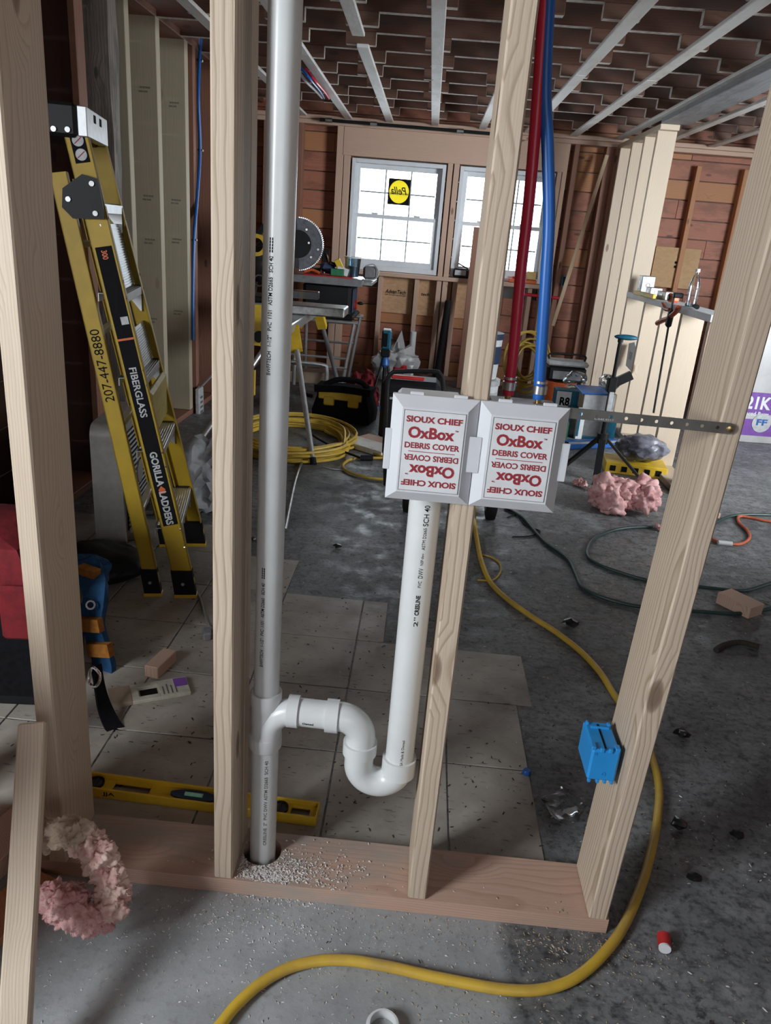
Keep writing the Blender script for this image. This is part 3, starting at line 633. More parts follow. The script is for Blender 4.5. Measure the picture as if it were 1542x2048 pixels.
# ---- perforated metal strip
st = thing('metal_strap', 'dark perforated steel mounting strip screwed across to the right stud', 'bracket', (.24, BY, 1.08))
bm = bmesh.new(); xa, xb, za, zb = -.03, .258, -.0085, .0085
out = [bm.verts.new(p) for p in [(xa, 0, za), (xb-.008, 0, za)]+[(xb-.0085+.0085*cos(R_(a)), 0, .0085*sin(R_(a))) for a in range(-75, 90, 15)]+[(xb-.008, 0, zb), (xa, 0, zb)]]
ed = [bm.edges.new((out[i], out[(i+1) % len(out)])) for i in range(len(out))]
holes = [.018+k*.0236 for k in range(10)]
for hx in holes:
    c_ = [bm.verts.new((hx+.0029*cos(2*pi*i/12), 0, .0029*sin(2*pi*i/12))) for i in range(12)]; ed += [bm.edges.new((c_[i], c_[(i+1) % 12])) for i in range(12)]
bmesh.ops.triangle_fill(bm, use_beauty=True, edges=ed)
ex = bmesh.ops.extrude_face_region(bm, geom=list(bm.faces)); bmesh.ops.translate(bm, vec=(0, -.0016, 0), verts=[v for v in ex['geom'] if isinstance(v, bmesh.types.BMVert)])
bmesh.ops.recalc_face_normals(bm, faces=bm.faces); me = bpy.data.meshes.new('strip'); bm.to_mesh(me); bm.free(); me.materials.append(MAT['zinc_strip'])
stp = link('strip', me, st, mw=Matrix.Translation((0, .003, 0)) @ Matrix.Rotation(R_(.6), 4, 'Y'))
MB().lathe([(0, 0), (.0055, 0), (.0052, .002), (.003, .0028), (0, .0028)], n=16, M=Matrix.Translation((.249, .0015, -.003)) @ Matrix.Rotation(pi/2, 4, 'X')).build('screw', 'brass', st)
pm = MB(); letters(pm, 'L-545.9217', .03, .003, plane((.055, .0010, -.0055), (1, 0, 0), (0, 0, 1))); print_part(pm, 'stamp', 'light_gray', st)

# ---- red and blue water lines
def pex(name, label, mat, path, r):
    p = [Vector(q) for q in path]; o = thing(name, label, 'pipe', p[0])
    MB().tube([q-p[0] for q in spline(p, 10)], r, 18).build('tubing', mat, o)
    MB().cyl((0, 0, .009), (0, 0, .022), r*1.28, n=20).build('crimp_ring', 'steel', o)
    MB().cyl((0, 0, .026), (0, 0, .03), r*1.2, n=20).build('crimp_ring', 'steel', o)
    m = MB(); m.cyl((0, 0, -.022), (0, 0, .002), r*.55, n=16); m.cyl((0, 0, -.013), (0, 0, -.006), r*.85, n=6); m.build('fitting', 'brass', o)
yp = 1.215
q = lambda px, py: gy(px, py, yp)
pex('hot_water_pipe', 'red plastic water pipe rising from the outlet box', 'pex_red', [q(1016, 790), q(1027, 700), q(1042, 540), q(1058, 400), q(1071, 250), q(1082, 100), q(1092, -60), q(1105, -300)], .0088)
pex('cold_water_pipe', 'thick blue plastic water pipe rising beside the red pipe', 'pex_blue', [q(1077, 798), q(1083, 700), q(1092, 560), q(1098, 440), q(1095, 290), q(1090, 180), q(1096, 20), q(1108, -200), q(1115, -330)], .0094)

# ---- blue electrical box on the right stud
eb = thing('electrical_box', 'bright blue plastic electrical box nailed low on the right stud', 'electrical box', (.42, 1.235, .362))
def shell(): 
    m = MB(); m.box(-.027, .0275, -.048, .045, .004, .074, .004); return m
shell().build('body', 'box_blue', eb)
MB().box(-.002, .0015, -.04, .035, .0735, .0748, 0).build('slot', 'ink_black', eb)
for a, b, c_, e in ((-.028, -.019, -.046, -.03), (.017, .027, -.046, -.03), (-.024, -.018, .03, .04), (.018, .025, .03, .04), (-.012, -.004, -.05, -.043), (.004, .012, -.05, -.043)):
    MB().box(a, b, c_, e, .07, .079, .0015).build('clamp_tab', 'box_blue', eb)
MB().box(-.017, .02, .02, .024, .073, .0785, .001).build('rib', 'box_blue', eb)
for x in (-.024, -.008, .006, .019): MB().box(x, x+.006, -.048, -.04, -.002, .006, .001).build('foot_tab', 'box_blue', eb)
MB().ring((.002, -.0484, .022), (.002, -.0495, .022), .004, .0022, 16).build('knockout', 'box_blue', eb)
MB().ring((-.02, -.0484, .066), (-.02, -.0495, .066), .003, .0012, 12).build('screw_boss', 'box_blue', eb)

# ---- yellow hose on the floor
hp = [(380, 2150), (415, 2085), (447, 2042), (475, 2008), (520, 1968), (575, 1937), (635, 1922), (700, 1921), (780, 1934), (860, 1952), (940, 1968), (1000, 1978), (1060, 1981), (1110, 1973), (1155, 1953), (1200, 1915), (1240, 1865), (1272, 1800), (1296, 1730), (1313, 1650), (1318, 1580), (1306, 1520), (1280, 1460), (1234, 1398), (1200, 1345), (1160, 1302), (1110, 1263), (1060, 1231), (1012, 1196), (980, 1163), (962, 1120), (953, 1075), (948, 1040), (950, 1005)]
hr = .0105; hpts = spline([gz(a, b, hr+.001) for a, b in hp], 7); o0 = hpts[0].copy()
hose = thing('air_hose', 'yellow rubber air hose snaking over the floor past the right stud', 'hose', (o0.x, o0.y, 0))
MB().tube([p-Vector((o0.x, o0.y, 0)) for p in hpts], hr, 12).build('hose', 'hose_yellow', hose)
# ---- spirit level lying flat
a, b = gz(176, 1597), gz(630, 1659); mid = (a+b)/2; ang = math.atan2((b-a).y, (b-a).x); Lv = .605
lv = thing('spirit_level', 'yellow box-frame spirit level lying flat behind the bottom plate', 'level', (b.x-Lv/2*cos(ang), b.y-Lv/2*sin(ang)+.004, .0035), ang)
for y0, y1 in ((0, .006), (.05, .056)): MB().box(-Lv/2, Lv/2, y0, y1, 0, .026, .0012).build('flange', 'tool_yellow', lv)
wb_ = MB()
for x0, x1 in ((-Lv/2, -.20), (-.11, .11), (.20, .238), (.283, Lv/2)): wb_.box(x0, x1, .006, .05, .009, .0145, .001)
wb_.box(-.20, -.11, .006, .016, .009, .015, .001); wb_.box(-.20, -.11, .04, .05, .009, .015, .001); wb_.box(.238, .283, .006, .013, .009, .015, .001); wb_.box(.238, .283, .04, .05, .009, .015, .001); wb_.box(.11, .20, .006, .05, .009, .015, .001)
wb_.box(-Lv/2, -Lv/2+.004, .006, .05, 0, .026, .001); wb_.box(Lv/2-.004, Lv/2, .006, .05, 0, .026, .001); wb_.build('web', 'tool_yellow', lv)
for x in (-.245, .21):
    rr = MB().ring((x, .028, .014), (x, .028, .02), .021, .016, 28).build('vial_ring', 'black_plastic', lv)
    MB().cyl((x, .028, .012), (x, .028, .0165), .016, n=24).build('vial_lens', 'disc_gray', rr)
    MB().cyl((x, .014, .0165), (x, .042, .0165), .004, n=10).build('vial', 'clear_plastic', rr)
mv = MB().prism([(.058*cos(2*pi*i/28), .028+.0165*sin(2*pi*i/28)) for i in range(28)], .012, .02).build('center_vial_housing', 'dark_navy', lv)
MB().cyl((-.022, .028, .02), (.022, .028, .02), .0055, n=14).build('vial', 'mint', mv)
pm = MB()
for tx, x in (('JJA', -.20), ('JJA', .1)): pm = MB(); letters(pm, tx, .03, .013, plane((x, -.0004, .013), (1, 0, 0), (0, 0, 1))); print_part(pm, 'handwriting', 'ink_black', lv)

# ---- leaning scrap board, pink batt and scraps at the lower left
p0 = gz(22, 2230, .0); p1 = gy(67, 1447, 1.118)
tag(board('leaning_board', p0+Vector((0, 0, .012)), p1, .047, .03, 'spruce', (1, .25, 0)), 'short pale board leaning on the leftmost stud', 'board')
pi_ = thing('insulation_scrap', 'torn curl of pink and cream insulation at the left end of the plate', 'insulation', gz(160, 1830))
def fibres(pts, nrm, n, L, seed):
    rn_ = random.Random(seed); m = MB()
    for _ in range(n):
        i = rn_.randrange(len(pts)); p = pts[i]; d_ = (nrm[i]+Vector((rn_.gauss(0, .7), rn_.gauss(0, .7), rn_.gauss(0, .7)))).normalized()*L*rn_.uniform(.4, 1.3); s_ = d_.orthogonal().normalized()*.0007
        m.add([p-s_, p+s_, p+d_], [(0, 1, 2)])
    return m
def fuzzy(path, rs, mat, name, seed, par, base, fr=30, amp=.5, nf=900):
    pts = spline([Vector(p)-base for p in path], 24); rr = []
    for i in range(len(pts)):
        f = i/(len(pts)-1)*(len(rs)-1); k = min(int(f), len(rs)-2); e = min(1, math.sin(pi*min(max(i/(len(pts)-1), .0), 1))*4+.2); rr.append((rs[k]+(rs[k+1]-rs[k])*(f-k))*e)
    N = 56; m = MB().tube(pts, 0, N, rs=rr); out = []; nr = []
    for i, v in enumerate(m.v):
        c = pts[i//N]; dv = Vector(v)-c; q_ = Vector(v)*fr+Vector((seed*3, seed, 0))
        h = mnoise.noise(q_)+.7*abs(mnoise.noise(q_*2.3))+.6*abs(mnoise.noise(q_*4.7))+.45*mnoise.noise(q_*10)+.3*mnoise.noise(q_*22)
        nv = c+dv*(1+amp*(h-.25)); nv.z = max(nv.z, .001-base.z); out.append(nv); nr.append(dv.normalized())
    m.v = out; o = m.build(name, mat, par, 180); fb = fibres(out, nr, nf, .007, seed).build('fibres', mat, o, None); fb['kind'] = 'stuff'; return o
b0 = Vector(pi_.location); Yi = 1.06
def puffs(spots, mat, name, seed):
    m = MB(); nr = []
    for k, (px, py, Y, r) in enumerate(spots):
        c = gy(px, py, Y)-b0; n0 = len(m.v); m.blob(c, (r, r*.9, r), 5, .42, 1.8, seed+k*1.37); nr += [(Vector(v)-c).normalized() for v in m.v[n0:]]
    m.v = [(v[0], v[1], max(v[2], .0015)) for v in m.v]; pts = [Vector(v) for v in m.v]
    o = m.build(name, mat, pi_, 180); fb = fibres(pts, nr, 170*len(spots), .008, int(seed)).build('fibres', mat, o, None); fb['kind'] = 'stuff'
puffs([(70, 1672, 1.09, .026), (98, 1668, 1.085, .030), (128, 1664, 1.075, .030), (155, 1668, 1.065, .028)], 'cream_wool', 'cream_batt', 1)
puffs([(178, 1690, 1.06, .030), (200, 1716, 1.05, .032), (216, 1748, 1.045, .030), (226, 1782, 1.035, .030), (220, 1816, 1.02, .030)], 'pale_pink_wool', 'pale_batt', 20)
puffs([(202, 1836, 1.01, .026), (175, 1838, 1.0, .030), (145, 1826, .995, .034), (118, 1808, .99, .032), (104, 1790, .995, .026), (150, 1795, 1.02, .026)], 'pink_wool', 'pink_batt', 40)
for k, (px, py, L, hz, mt, lb) in enumerate(((2, 1715, .20, .05, 'rough_lumber', 'scrap wood block at the far left edge behind the leaning board'), (-4, 1850, .24, .02, 'sheathing_orange', 'flat offcut board at the left edge beside the leaning board'))):
    c = gz(px, py); tag(MB().obox((0, 0, hz/2+.001), (.09, L, hz), R_(-14-6*k)).build('wood_scrap', mt, loc=c), lb, 'wood scrap')
tag(MB().obox((0, 0, .0), (.035, .05, .001), .6, 0, .12).build('paper_scrap', 'white_paper', loc=gz(2, 1632, .006)), 'small white paper scrap at the left edge of the floor', 'paper')
# ---- pipe stub, pull cap
c = gz(765, 2062); ps = thing('pipe_stub', 'white plastic pipe stub rising from the slab at the bottom edge', 'pipe', c)
MB().ring((0, 0, -.04), (0, 0, .02), .027, .0235, 36).build('pipe', 'pvc_white', ps); MB().ring((0, 0, .004), (0, 0, .014), .0305, .027, 36).build('coupling', 'pvc_white', ps)
c = gz(1327, 1908); pl = thing('test_plug', 'small red plug with a white end lying on the dark floor', 'plug', c, R_(-12))
MB().cyl((0, .004, .0135), (0, .032, .0135), .0125, .0135, 20).build('body', 'red_plastic', pl); MB().cyl((0, 0, .0135), (0, .005, .0135), .0122, n=20).build('end_face', 'white_paper', pl)
sh_ = thing('added_shade_sheet', 'low plywood sheet added out of view to shade the lower left corner', 'plywood', (-.97, .55, 0)); MB().box(-.009, .009, 0, .6, .001, .78, .002).build('sheet', 'plywood_patch', sh_)  # unseen sheet, added to keep the lower left corner in shade

# ================================================================ LEFT SIDE: LADDER, FAN, BAGS
f0, f1 = gz(371, 1196), gz(393, 1088); wd = (f1-f0).normalized(); 
lad = thing('step_ladder', 'folded yellow fiberglass step ladder with aluminium treads leaning at the left', 'ladder', f0, math.atan2(wd.y, wd.x))
LW = (f1-f0).length; LN = .315; LT = 1.57
def rail(p0, p1, wy, inward, name):
    m = MB(); M = frame(p0, p1, (0, 1, 0)); L = (Vector(p1)-Vector(p0)).length; s = -inward
    a, b = sorted((0, s*.004)); m.box(-wy/2, wy/2, a, b, 0, L, .0006, M)
    for u in (-wy/2, wy/2-.004): a, b = sorted((0, s*.026)); m.box(u, u+.004, a, b, 0, L, .0006, M)
    return m.build(name, 'ladder_yellow', lad), M
def fr(x0, x1, h): return (x0+(x1-x0)*h/LT, LN*h/LT, h)
tn, tf = .10, LW-.10
nf, Mn = rail((0, 0, .05), fr(0, tn, LT), .07, 1, 'front_rail'); ff, _ = rail((LW, 0, .05), fr(LW, tf, LT), .07, -1, 'front_rail')
rn, Mr = rail((.012, .118, .05), (tn-.012, LN+.05, 1.42), .052, 1, 'rear_rail'); rf, _ = rail((LW-.012, .118, .05), (tf+.012, LN+.05, 1.42), .052, -1, 'rear_rail')
for (x, y, w_) in ((.0, .0, .078), (LW, .0, .078), (.012, .118, .06), (LW-.012, .118, .06)):
    sg = 1 if x < .2 else -1; m = MB(); m.prism([(y-w_/2, .015), (y+w_/2, .015), (y+w_/2+.012, .11), (y-w_/2+.014, .11)], x-.004 if sg > 0 else x-.03, x+.03 if sg > 0 else x+.004, axis='x')
    ft = m.build('foot', 'black_rubber', lad)
    MB().box(x-.006 if sg > 0 else x-.034, x+.034 if sg > 0 else x+.006, y-w_/2-.003, y+w_/2+.003, 0, .015, .003).build('foot_sole', 'tool_yellow', ft)
    MB().cyl((x-.004*sg, y+.008, .06), (x-.009*sg, y+.008, .06), .006, n=10).build('rivet', 'steel', ft)
for h in (.27, .55, .80, 1.07, 1.34):
    xa = tn*h/LT+.005; xb = LW-tn*h/LT-.005; y = LN*h/LT
    s_ = MB(); s_.box(xa, xb, y-.036, y+.05, h-.003, h, .001); s_.box(xa, xb, y-.038, y-.034, h-.028, h+.001, .001); s_.box(xa, xb, y+.046, y+.05, h-.028, h, .001)
    so = s_.build('tread', 'aluminium', lad)
    r_ = MB()
    for k in range(9): r_.box(xa+.01, xb-.01, y-.030+k*.0088, y-.0262+k*.0088, h, h+.0016, .0005)
    r_.build('tread_ribs', 'aluminium', so)['kind'] = 'stuff'
    for xx, sg in ((xa, 1), (xb, -1)):
        MB().prism([(y-.034, h-.028), (y-.034, h-.09), (y-.03, h-.09), (y+.02, h-.028)], xx, xx+.004*sg, axis='x').build('gusset', 'aluminium', so)
        MB().box(min(xx, xx+.02*sg), max(xx, xx+.02*sg), y-.03, y+.044, h, h+.004, .001).build('tread_end', 'black_plastic', so)
for xx, sg in ((0, -1), (0, 1)):
    for h in (.2, .27, .5, .55, .78, .83, 1.06, 1.11, 1.3):
        y = LN*h/LT; x0 = tn*h/LT if sg < 0 else LW-tn*h/LT
        MB().cyl((x0+(.0 if sg < 0 else 0)-.0005, y-.036, h), (x0, y-.041, h), .0045, n=8).build('rivet', 'chrome', lad)
for h in (.3, .62, .94, 1.22): 
    t_ = h/1.42; MB().box(.012+.076*t_+.004, LW-.012-.076*t_-.004, .118+(LN+.055-.118)*t_-.012, .118+(LN+.055-.118)*t_+.012, h-.02, h, .002).build('rear_brace', 'aluminium', lad)
cap = MB().box(tn-.02, tf+.02, LN-.015, LN+.14, LT-.05, LT+.045, .01).build('top_cap', 'black_plastic', lad)
MB().box(tn-.01, tf+.01, LN-.045, LN-.0155, LT-.045, LT+.04, .003).build('top_plate', 'aluminium', lad)
for x in (.19, .28): MB().box(x, x+.03, LN-.0462, LN-.0448, LT+.005, LT+.028, 0).build('slot', 'ink_black', lad)
for y, z in ((LN+.01, LT-.03), (LN+.05, LT-.032)): MB().cyl((tn-.021, y, z), (tn-.026, y, z), .008, n=10).build('rivet', 'steel', lad)
hy = LN*1.37/LT
hpl = MB().prism([(hy-.03, 1.41), (hy+.015, 1.42), (hy+.075, 1.375), (hy+.08, 1.32), (hy+.05, 1.29), (hy-.045, 1.295), (hy-.04, 1.35)], .070, .078, axis='x').build('hinge_plate', 'black_plastic', lad)
for y, z in ((hy-.012, 1.395), (hy+.06, 1.345), (hy-.018, 1.31)): MB().cyl((.070, y, z), (.065, y, z), .008, n=10).build('bolt', 'steel', hpl)
# labels on the near rail: a strip in the rail's own plane
def on_rail(M, u, v, z): return M @ Vector((u, v, z))
lb = MB().box(-.027, .025, .0002, .0008, .24, 1.19, 0, M=Mn).build('rail_label', 'ink_black', nf); pm = MB(); og = MB()
def rtext(mb, M, body, z, w_, h_, u=0, down=True, v=.0011, bold=.02):
    o_ = M @ Vector((u, v, z)); ax = M.to_3x3()
    zz = ax @ Vector((0, 0, 1)); uu = ax @ Vector((1, 0, 0))
    letters(mb, body, w_, h_, plane(o_, -zz if down else zz, -uu if down else uu), bold)
rtext(pm, Mn, 'FIBERGLASS', .72, .17, .024); print_part(pm, 'lettering', 'light_gray', lb); pm = MB(); rtext(pm, Mn, 'GORILLA', .45, .125, .026, bold=.035); print_part(pm, 'lettering', 'light_gray', lb); pm = MB(); rtext(pm, Mn, 'LADDERS', .305, .125, .026, bold=.035); print_part(pm, 'lettering', 'light_gray', lb)
rtext(og, Mn, '300', 1.165, .028, .018); 
og.add([Mn @ Vector(p) for p in ((-.012, .001, .375), (.0, .001, .388), (.012, .001, .375), (.009, .001, .36), (-.009, .001, .36))], [(0, 1, 2, 3, 4)]); print_part(og, 'orange_print', 'orange_plastic', lb)
MB().box(-.024, .0, .001, .0014, .945, .97, 0, M=Mn).build('barcode', 'light_gray', lb); MB().box(-.027, .025, .001, .0014, .895, .902, 0, M=Mn).build('label_band', 'orange_plastic', lb)
ws = MB().box(-.024, .02, .0002, .0008, 1.435, 1.52, 0, M=Mn).build('warning_sticker', 'ink_black', nf)
for z in (1.458, 1.498):
    w2 = MB().cyl(on_rail(Mn, -.002, .0008, z), on_rail(Mn, -.002, .0014, z), .017, n=20).build('warning_disc', 'light_gray', ws)
    MB().bar(on_rail(Mn, -.014, .0016, z+.008), on_rail(Mn, .01, .0016, z-.008), .003, .0006, (0, 1, 0)).build('warning_slash', 'ink_red', ws)
pm = MB(); rtext(pm, Mr, '207-447-8880', .80, .24, .03, 0, False, .0011, 0); print_part(pm, 'handwriting', 'ink_black', rn)
MB().box(.05, LW-.05, .10, .125, .585, .755, .012).build('folded_shelf', 'shelf_yellow', lad)
for za, zb in ((.805, .945), (1.075, 1.28)):
    ya, yb_ = LN*za/LT-.01, LN*zb/LT-.01; Mp = frame((LW/2, ya, za), (LW/2, yb_, zb), (1, 0, 0)); hw_ = LW/2-.10*za/LT-.012; Lz = math.hypot(yb_-ya, zb-za)
    fp = MB().box(-hw_, hw_, -.002, .002, 0, Lz, .0005, Mp).build('folded_tread', 'aluminium', lad)
    rb_ = MB(); [rb_.box(-hw_+.004, hw_-.004, -.0045, -.002, .006+k*.0085, .010+k*.0085, .0004, Mp) for k in range(int(Lz/.0085)-1)]; rb_.build('tread_ribs', 'aluminium', fp)['kind'] = 'stuff'

# ---- box fan behind the ladder
fc = gz(250, 1100); fan = thing('box_fan', 'grey box fan with a slotted grille standing behind the ladder', 'fan', (fc.x-.13, fc.y+.02, 0), R_(8))
m = MB(); pr = [(.05*cos(R_(a))+cx_, .05*sin(R_(a))+cz_) for cx_, cz_, a0 in ((.43, .47, 0), (.05, .47, 90), (.05, .05, 180), (.43, .05, 270)) for a in range(a0, a0+91, 15)]
m.prism(pr, 0, .12, axis='x'); m.build('housing', 'beige_plastic', fan, 40)
MB().box(.121, .126, .05, .43, .05, .47, .003).build('grille_back', 'ink_black', fan)
for k in range(20):
    MB().box(.1265, .132, .045, .435, .052+k*.0217, .0605+k*.0217, .001).build('grille_slat', 'light_gray', fan)
MB().ring((.12, .24, .26), (.138, .24, .26), .05, .0, 20).build('hub', 'beige_plastic', fan)
for y in (.06, .37): MB().box(-.03, .16, y, y+.05, 0, .02, .004).build('foot', 'beige_plastic', fan)
# ---- black case
cc = gz(250, 1182); tag(MB().blob((0, .1, .05), (.2, .15, .065), 4, .12, 2.2, 3, .72).build('black_bag', 'black_plastic', loc=(cc.x-.16, cc.y+.02, .0)), 'flat black plastic bag on the floor behind the ladder feet', 'bag')
# ---- red and black tool bag behind the leftmost stud
tb = thing('tool_bag', 'red and black tool bag with a looped strap behind the leftmost stud', 'tool bag', (-1.27, 1.86, 0), R_(6))
m = MB(); prof = [(-.28, -.16), (.28, -.17), (.31, .1), (.25, .17), (-.27, .18), (-.3, .05)]
m.prism([(a, b) for a, b in prof], .002, .03); m.build('base', 'black_rubber', tb)
m = MB(); n = len(prof); lv_ = [(1.0, .03), (1.02, .15), (.97, .28), (.93, .36)]
vs = [(a*s_, b*s_, z) for s_, z in lv_ for a, b in prof]; fs = [(k*n+i, k*n+(i+1) % n, (k+1)*n+(i+1) % n, (k+1)*n+i) for k in range(3) for i in range(n)]+[tuple(range(n)), tuple(range(3*n, 4*n))]
m.add(vs, fs).build('body', 'black_fabric', tb)
m = MB(); lv_ = [(.95, .36), (.96, .42), (.88, .47), (.6, .50)]
vs = [(a*s_, b*s_, z) for s_, z in lv_ for a, b in prof]; m.add(vs, fs).build('lid', 'red_fabric', tb)
MB().box(.2, .29, -.19, -.165, .22, .38, .01).build('side_pocket', 'red_fabric', tb)
def ribbon(pts, w_, th, hint=(0, 1, 0)):
    m = MB(); pts = spline(pts, 7); n = len(pts); vs = []
    for i, p in enumerate(pts):
        t = (pts[min(i+1, n-1)]-pts[max(i-1, 0)]).normalized(); s_ = Vector(hint)-t*Vector(hint).dot(t); s_.normalize(); u = t.cross(s_)
        vs += [p+s_*w_/2+u*th/2, p-s_*w_/2+u*th/2, p-s_*w_/2-u*th/2, p+s_*w_/2-u*th/2]
    fs = [(i*4+k, i*4+(k+1) % 4, (i+1)*4+(k+1) % 4, (i+1)*4+k) for i in range(n-1) for k in range(4)]+[(3, 2, 1, 0), (n*4-4, n*4-3, n*4-2, n*4-1)]
    return m.add(vs, fs)
inv = lambda o, p: (Matrix.Translation(o.location) @ o.rotation_euler.to_matrix().to_4x4()).inverted() @ Vector(p)
L_ = lambda px, py, Y: inv(tb, gy(px, py, Y))
ribbon([L_(192, 1330, 1.74), L_(205, 1400, 1.70), L_(225, 1450, 1.66), L_(258, 1492, 1.62), L_(245, 1506, 1.62), L_(180, 1500, 1.64)], .045, .006, (0, 1, .4)).build('strap', 'black_fabric', tb)
MB().tube(spline([L_(184, 1335, 1.71), L_(200, 1350, 1.70), L_(193, 1372, 1.69), L_(178, 1365, 1.70)], 6, True), .0045, 8, True).build('carabiner', 'chrome', tb)
tag(MB().prism([(0, 0), (.22, -.03), (.24, .05), (.03, .11)], 0, .012, Matrix.Translation((-1.4, 1.70, .505)) @ Matrix.Rotation(.1, 4, 'Y')).build('paper_sleeve', 'white_paper'), 'white paper sleeve lying on the red tool bag', 'paper')
# ---- blue harness hanging over the bag
th_ = thing('tool_harness', 'blue harness strap with orange patches draped over the tool bag', 'harness', (-.93, 2.0, 0)); H_ = lambda px, py, Y=1.93: gy(px, py, Y)-Vector((-.93, 2.0, 0))
ribbon([H_(150, 1140, 2.05), H_(178, 1150, 2.0), H_(192, 1190), H_(185, 1240), H_(198, 1290), H_(208, 1330), H_(200, 1375, 1.9)], .075, .02, (.9, -.3, 0)).build('shoulder_strap', 'blue_fabric', th_)
ribbon([H_(178, 1236, 1.905), H_(183, 1262, 1.90)], .082, .022, (.9, -.3, 0)).build('patch', 'orange_fabric', th_); ribbon([H_(197, 1286, 1.905), H_(203, 1312, 1.90)], .084, .022, (.9, -.3, 0)).build('patch', 'orange_fabric', th_)
MB().blob(H_(172, 1140, 2.06), (.08, .05, .055), 3, .3, 2.4, 5).build('pad', 'blue_fabric', th_); ribbon([H_(160, 1138, 2.0), H_(195, 1150, 1.98)], .03, .03, (0, 0, 1)).build('patch', 'orange_fabric', th_)
MB().ring(H_(181, 1210, 1.89), H_(181, 1210, 1.885), .014, .009, 16).build('buckle', 'chrome', th_)
# ---- packaging sleeve, offcut, grey cord
ca, cb = gz(222, 1420), gz(382, 1392); an = math.atan2((cb-ca).y, (cb-ca).x); Lp = (cb-ca).length
pk = thing('blade_packaging', 'empty flat cardboard blade sleeve with a cut-out window on the tiles', 'packaging', (ca.x, ca.y, .0035), an)
m = MB(); W_ = .085; m.box(0, Lp*.62, 0, .02, 0, .012, .001); m.box(0, Lp*.62, W_-.02, W_, 0, .012, .001); m.box(Lp*.62, Lp, 0, W_, 0, .012, .001); m.box(.06, .08, .02, W_-.02, 0, .012, .001); m.box(.08, Lp*.62, .02, W_-.02, 0, .002, 0); m.build('sleeve', 'cream_card', pk)
MB().box(0, .06, -.0005, W_+.0005, .0005, .013, .001).build('end_band', 'paper_tan', pk); MB().box(Lp-.04, Lp-.002, W_*.45, W_-.004, .012, .0126, 0).build('print_patch', 'purple_print', pk); MB().box(.085, Lp*.6, .022, W_-.022, .002, .0026, 0).build('window_tray', 'ink_black', pk)
for k in range(4): MB().box(Lp*.66+k*.012, Lp*.66+k*.012+.004, .01, W_*(.6+.1*(k % 2)), .012, .0125, 0).build('print_line', 'ink_gray', pk)
def chunk(name, label, px, py, sz, rz, mat='rough_lumber', rx=0, z=None, cat='wood block', grp=None):
    c = gz(px, py); return tag(MB().obox((0, 0, sz[2]/2+.001 if z is None else z), sz, rz, rx).build(name, mat, loc=(c.x, c.y, 0)), label, cat, grp)
chunk('wood_block', 'small pale wood offcut on the tiles above the blade sleeve', 322, 1338, (.045, .11, .04), R_(-12), 'rough_lumber')
m = MB().tube(spline([gz(a, b, .006) for a, b in ((362, 1158), (385, 1172), (400, 1198), (408, 1228), (418, 1252), (436, 1275))], 6), .005, 8)
gc = thing('grey_cord', 'grey electric cord with plug running past the ladder foot', 'cord'); m.build('cord', 'gray_cord', gc); c = gz(414, 1276); MB().obox((c.x, c.y, .016), (.03, .05, .03), .4, 0, 0, .006).build('plug', 'gray_plastic', gc)
# ---- crumpled plastic, blue pipe and tag on the left wall
c = gz(412, 1020); tag(MB().blob((0, .2, .12), (.15, .32, .2), 4, .35, 1.7, 9, .6).build('crumpled_plastic', 'drop_cloth', loc=(c.x-.02, c.y, 0)), 'crumpled grey plastic sheet between ladder and stud', 'plastic sheet')
bp = thing('blue_water_pipe', 'thin blue water pipe clipped to the left wall', 'pipe', (XL+.014, 5.36, .7))
pts = [gx(px, py, XL+.014)-Vector((XL+.014, 5.36, .7)) for px, py in ((404, 40), (399, 120), (397, 200), (400, 300), (394, 400), (388, 480), (386, 600), (386, 680))]
MB().tube(spline(pts, 6), .011, 10).build('tubing', 'pex_blue', bp)
for k in (1, 3, 5): p = pts[k]; MB().obox(p, (.03, .012, .012)).build('pipe_clip', 'black_plastic', bp); MB().blob(p+Vector((.008, .03, 0)), (.008, .008, .008), 2, 0).build('clip_nail', 'white_paper', bp)
p = gx(395, 805, XL+.02); wt = thing('wall_tag', 'white paper-wrapped box hanging on the left wall above the plastic', 'tag', (p.x, p.y, p.z)); MB().box(0, .03, -.055, .055, -.11, .11, .006).build('box', 'light_gray', wt); MB().bar((.01, .02, .10), (.05, .25, .17), .012, .012).build('lead', 'gray_cord', wt)
for k in range(4): MB().box(.0301, .0308, -.03, .03, -.07+k*.035, -.055+k*.035, 0).build('print_line', 'ink_gray', wt)

# ================================================================ BACKGROUND
# ---- mitre saw on its stand (the stand runs front to back)
SX = -.86
ms = thing('saw_stand', 'yellow and aluminium mitre saw stand with splayed tube legs', 'stand', (SX, 5.3, 0))
lf = lambda p: Vector(p)-Vector((SX, 5.3, 0))
MB().box(-.06, .06, -.75, .75, .70, .76, .006).build('beam', 'aluminium', ms)
for y, foot, sx in ((-.55, gz(627, 930), 1), (.55, Vector((-.655, 6.35, 0)), 1), (-.55, Vector((-1.32, 4.3, 0)), -1), (.55, Vector((-1.35, 6.4, 0)), -1)):
    f_ = lf((foot.x, foot.y, .004)); top = Vector((.05*sx, y, .71)); dv = f_-top
    lg = MB().cyl(top+dv*.12, f_, .0165, n=14).build('leg', 'aluminium', ms); MB().cyl(f_, f_-dv.normalized()*.04, .02, n=14).build('leg_cap', 'black_rubber', lg)
    MB().bar(top-dv*.02, top+dv*.16, .07, .05).build('leg_bracket', 'tool_yellow', ms)
b1 = gy(517, 660, 4.9); hb = MB().prism([(-.05, .16), (.05, .16), (.055, .06), (.07, -.02), (.06, -.1), (-.05, -.1), (-.06, 0)], -.012, .012, Matrix.Translation(lf(b1)), 'y').build('latch_bracket', 'tool_yellow', ms)
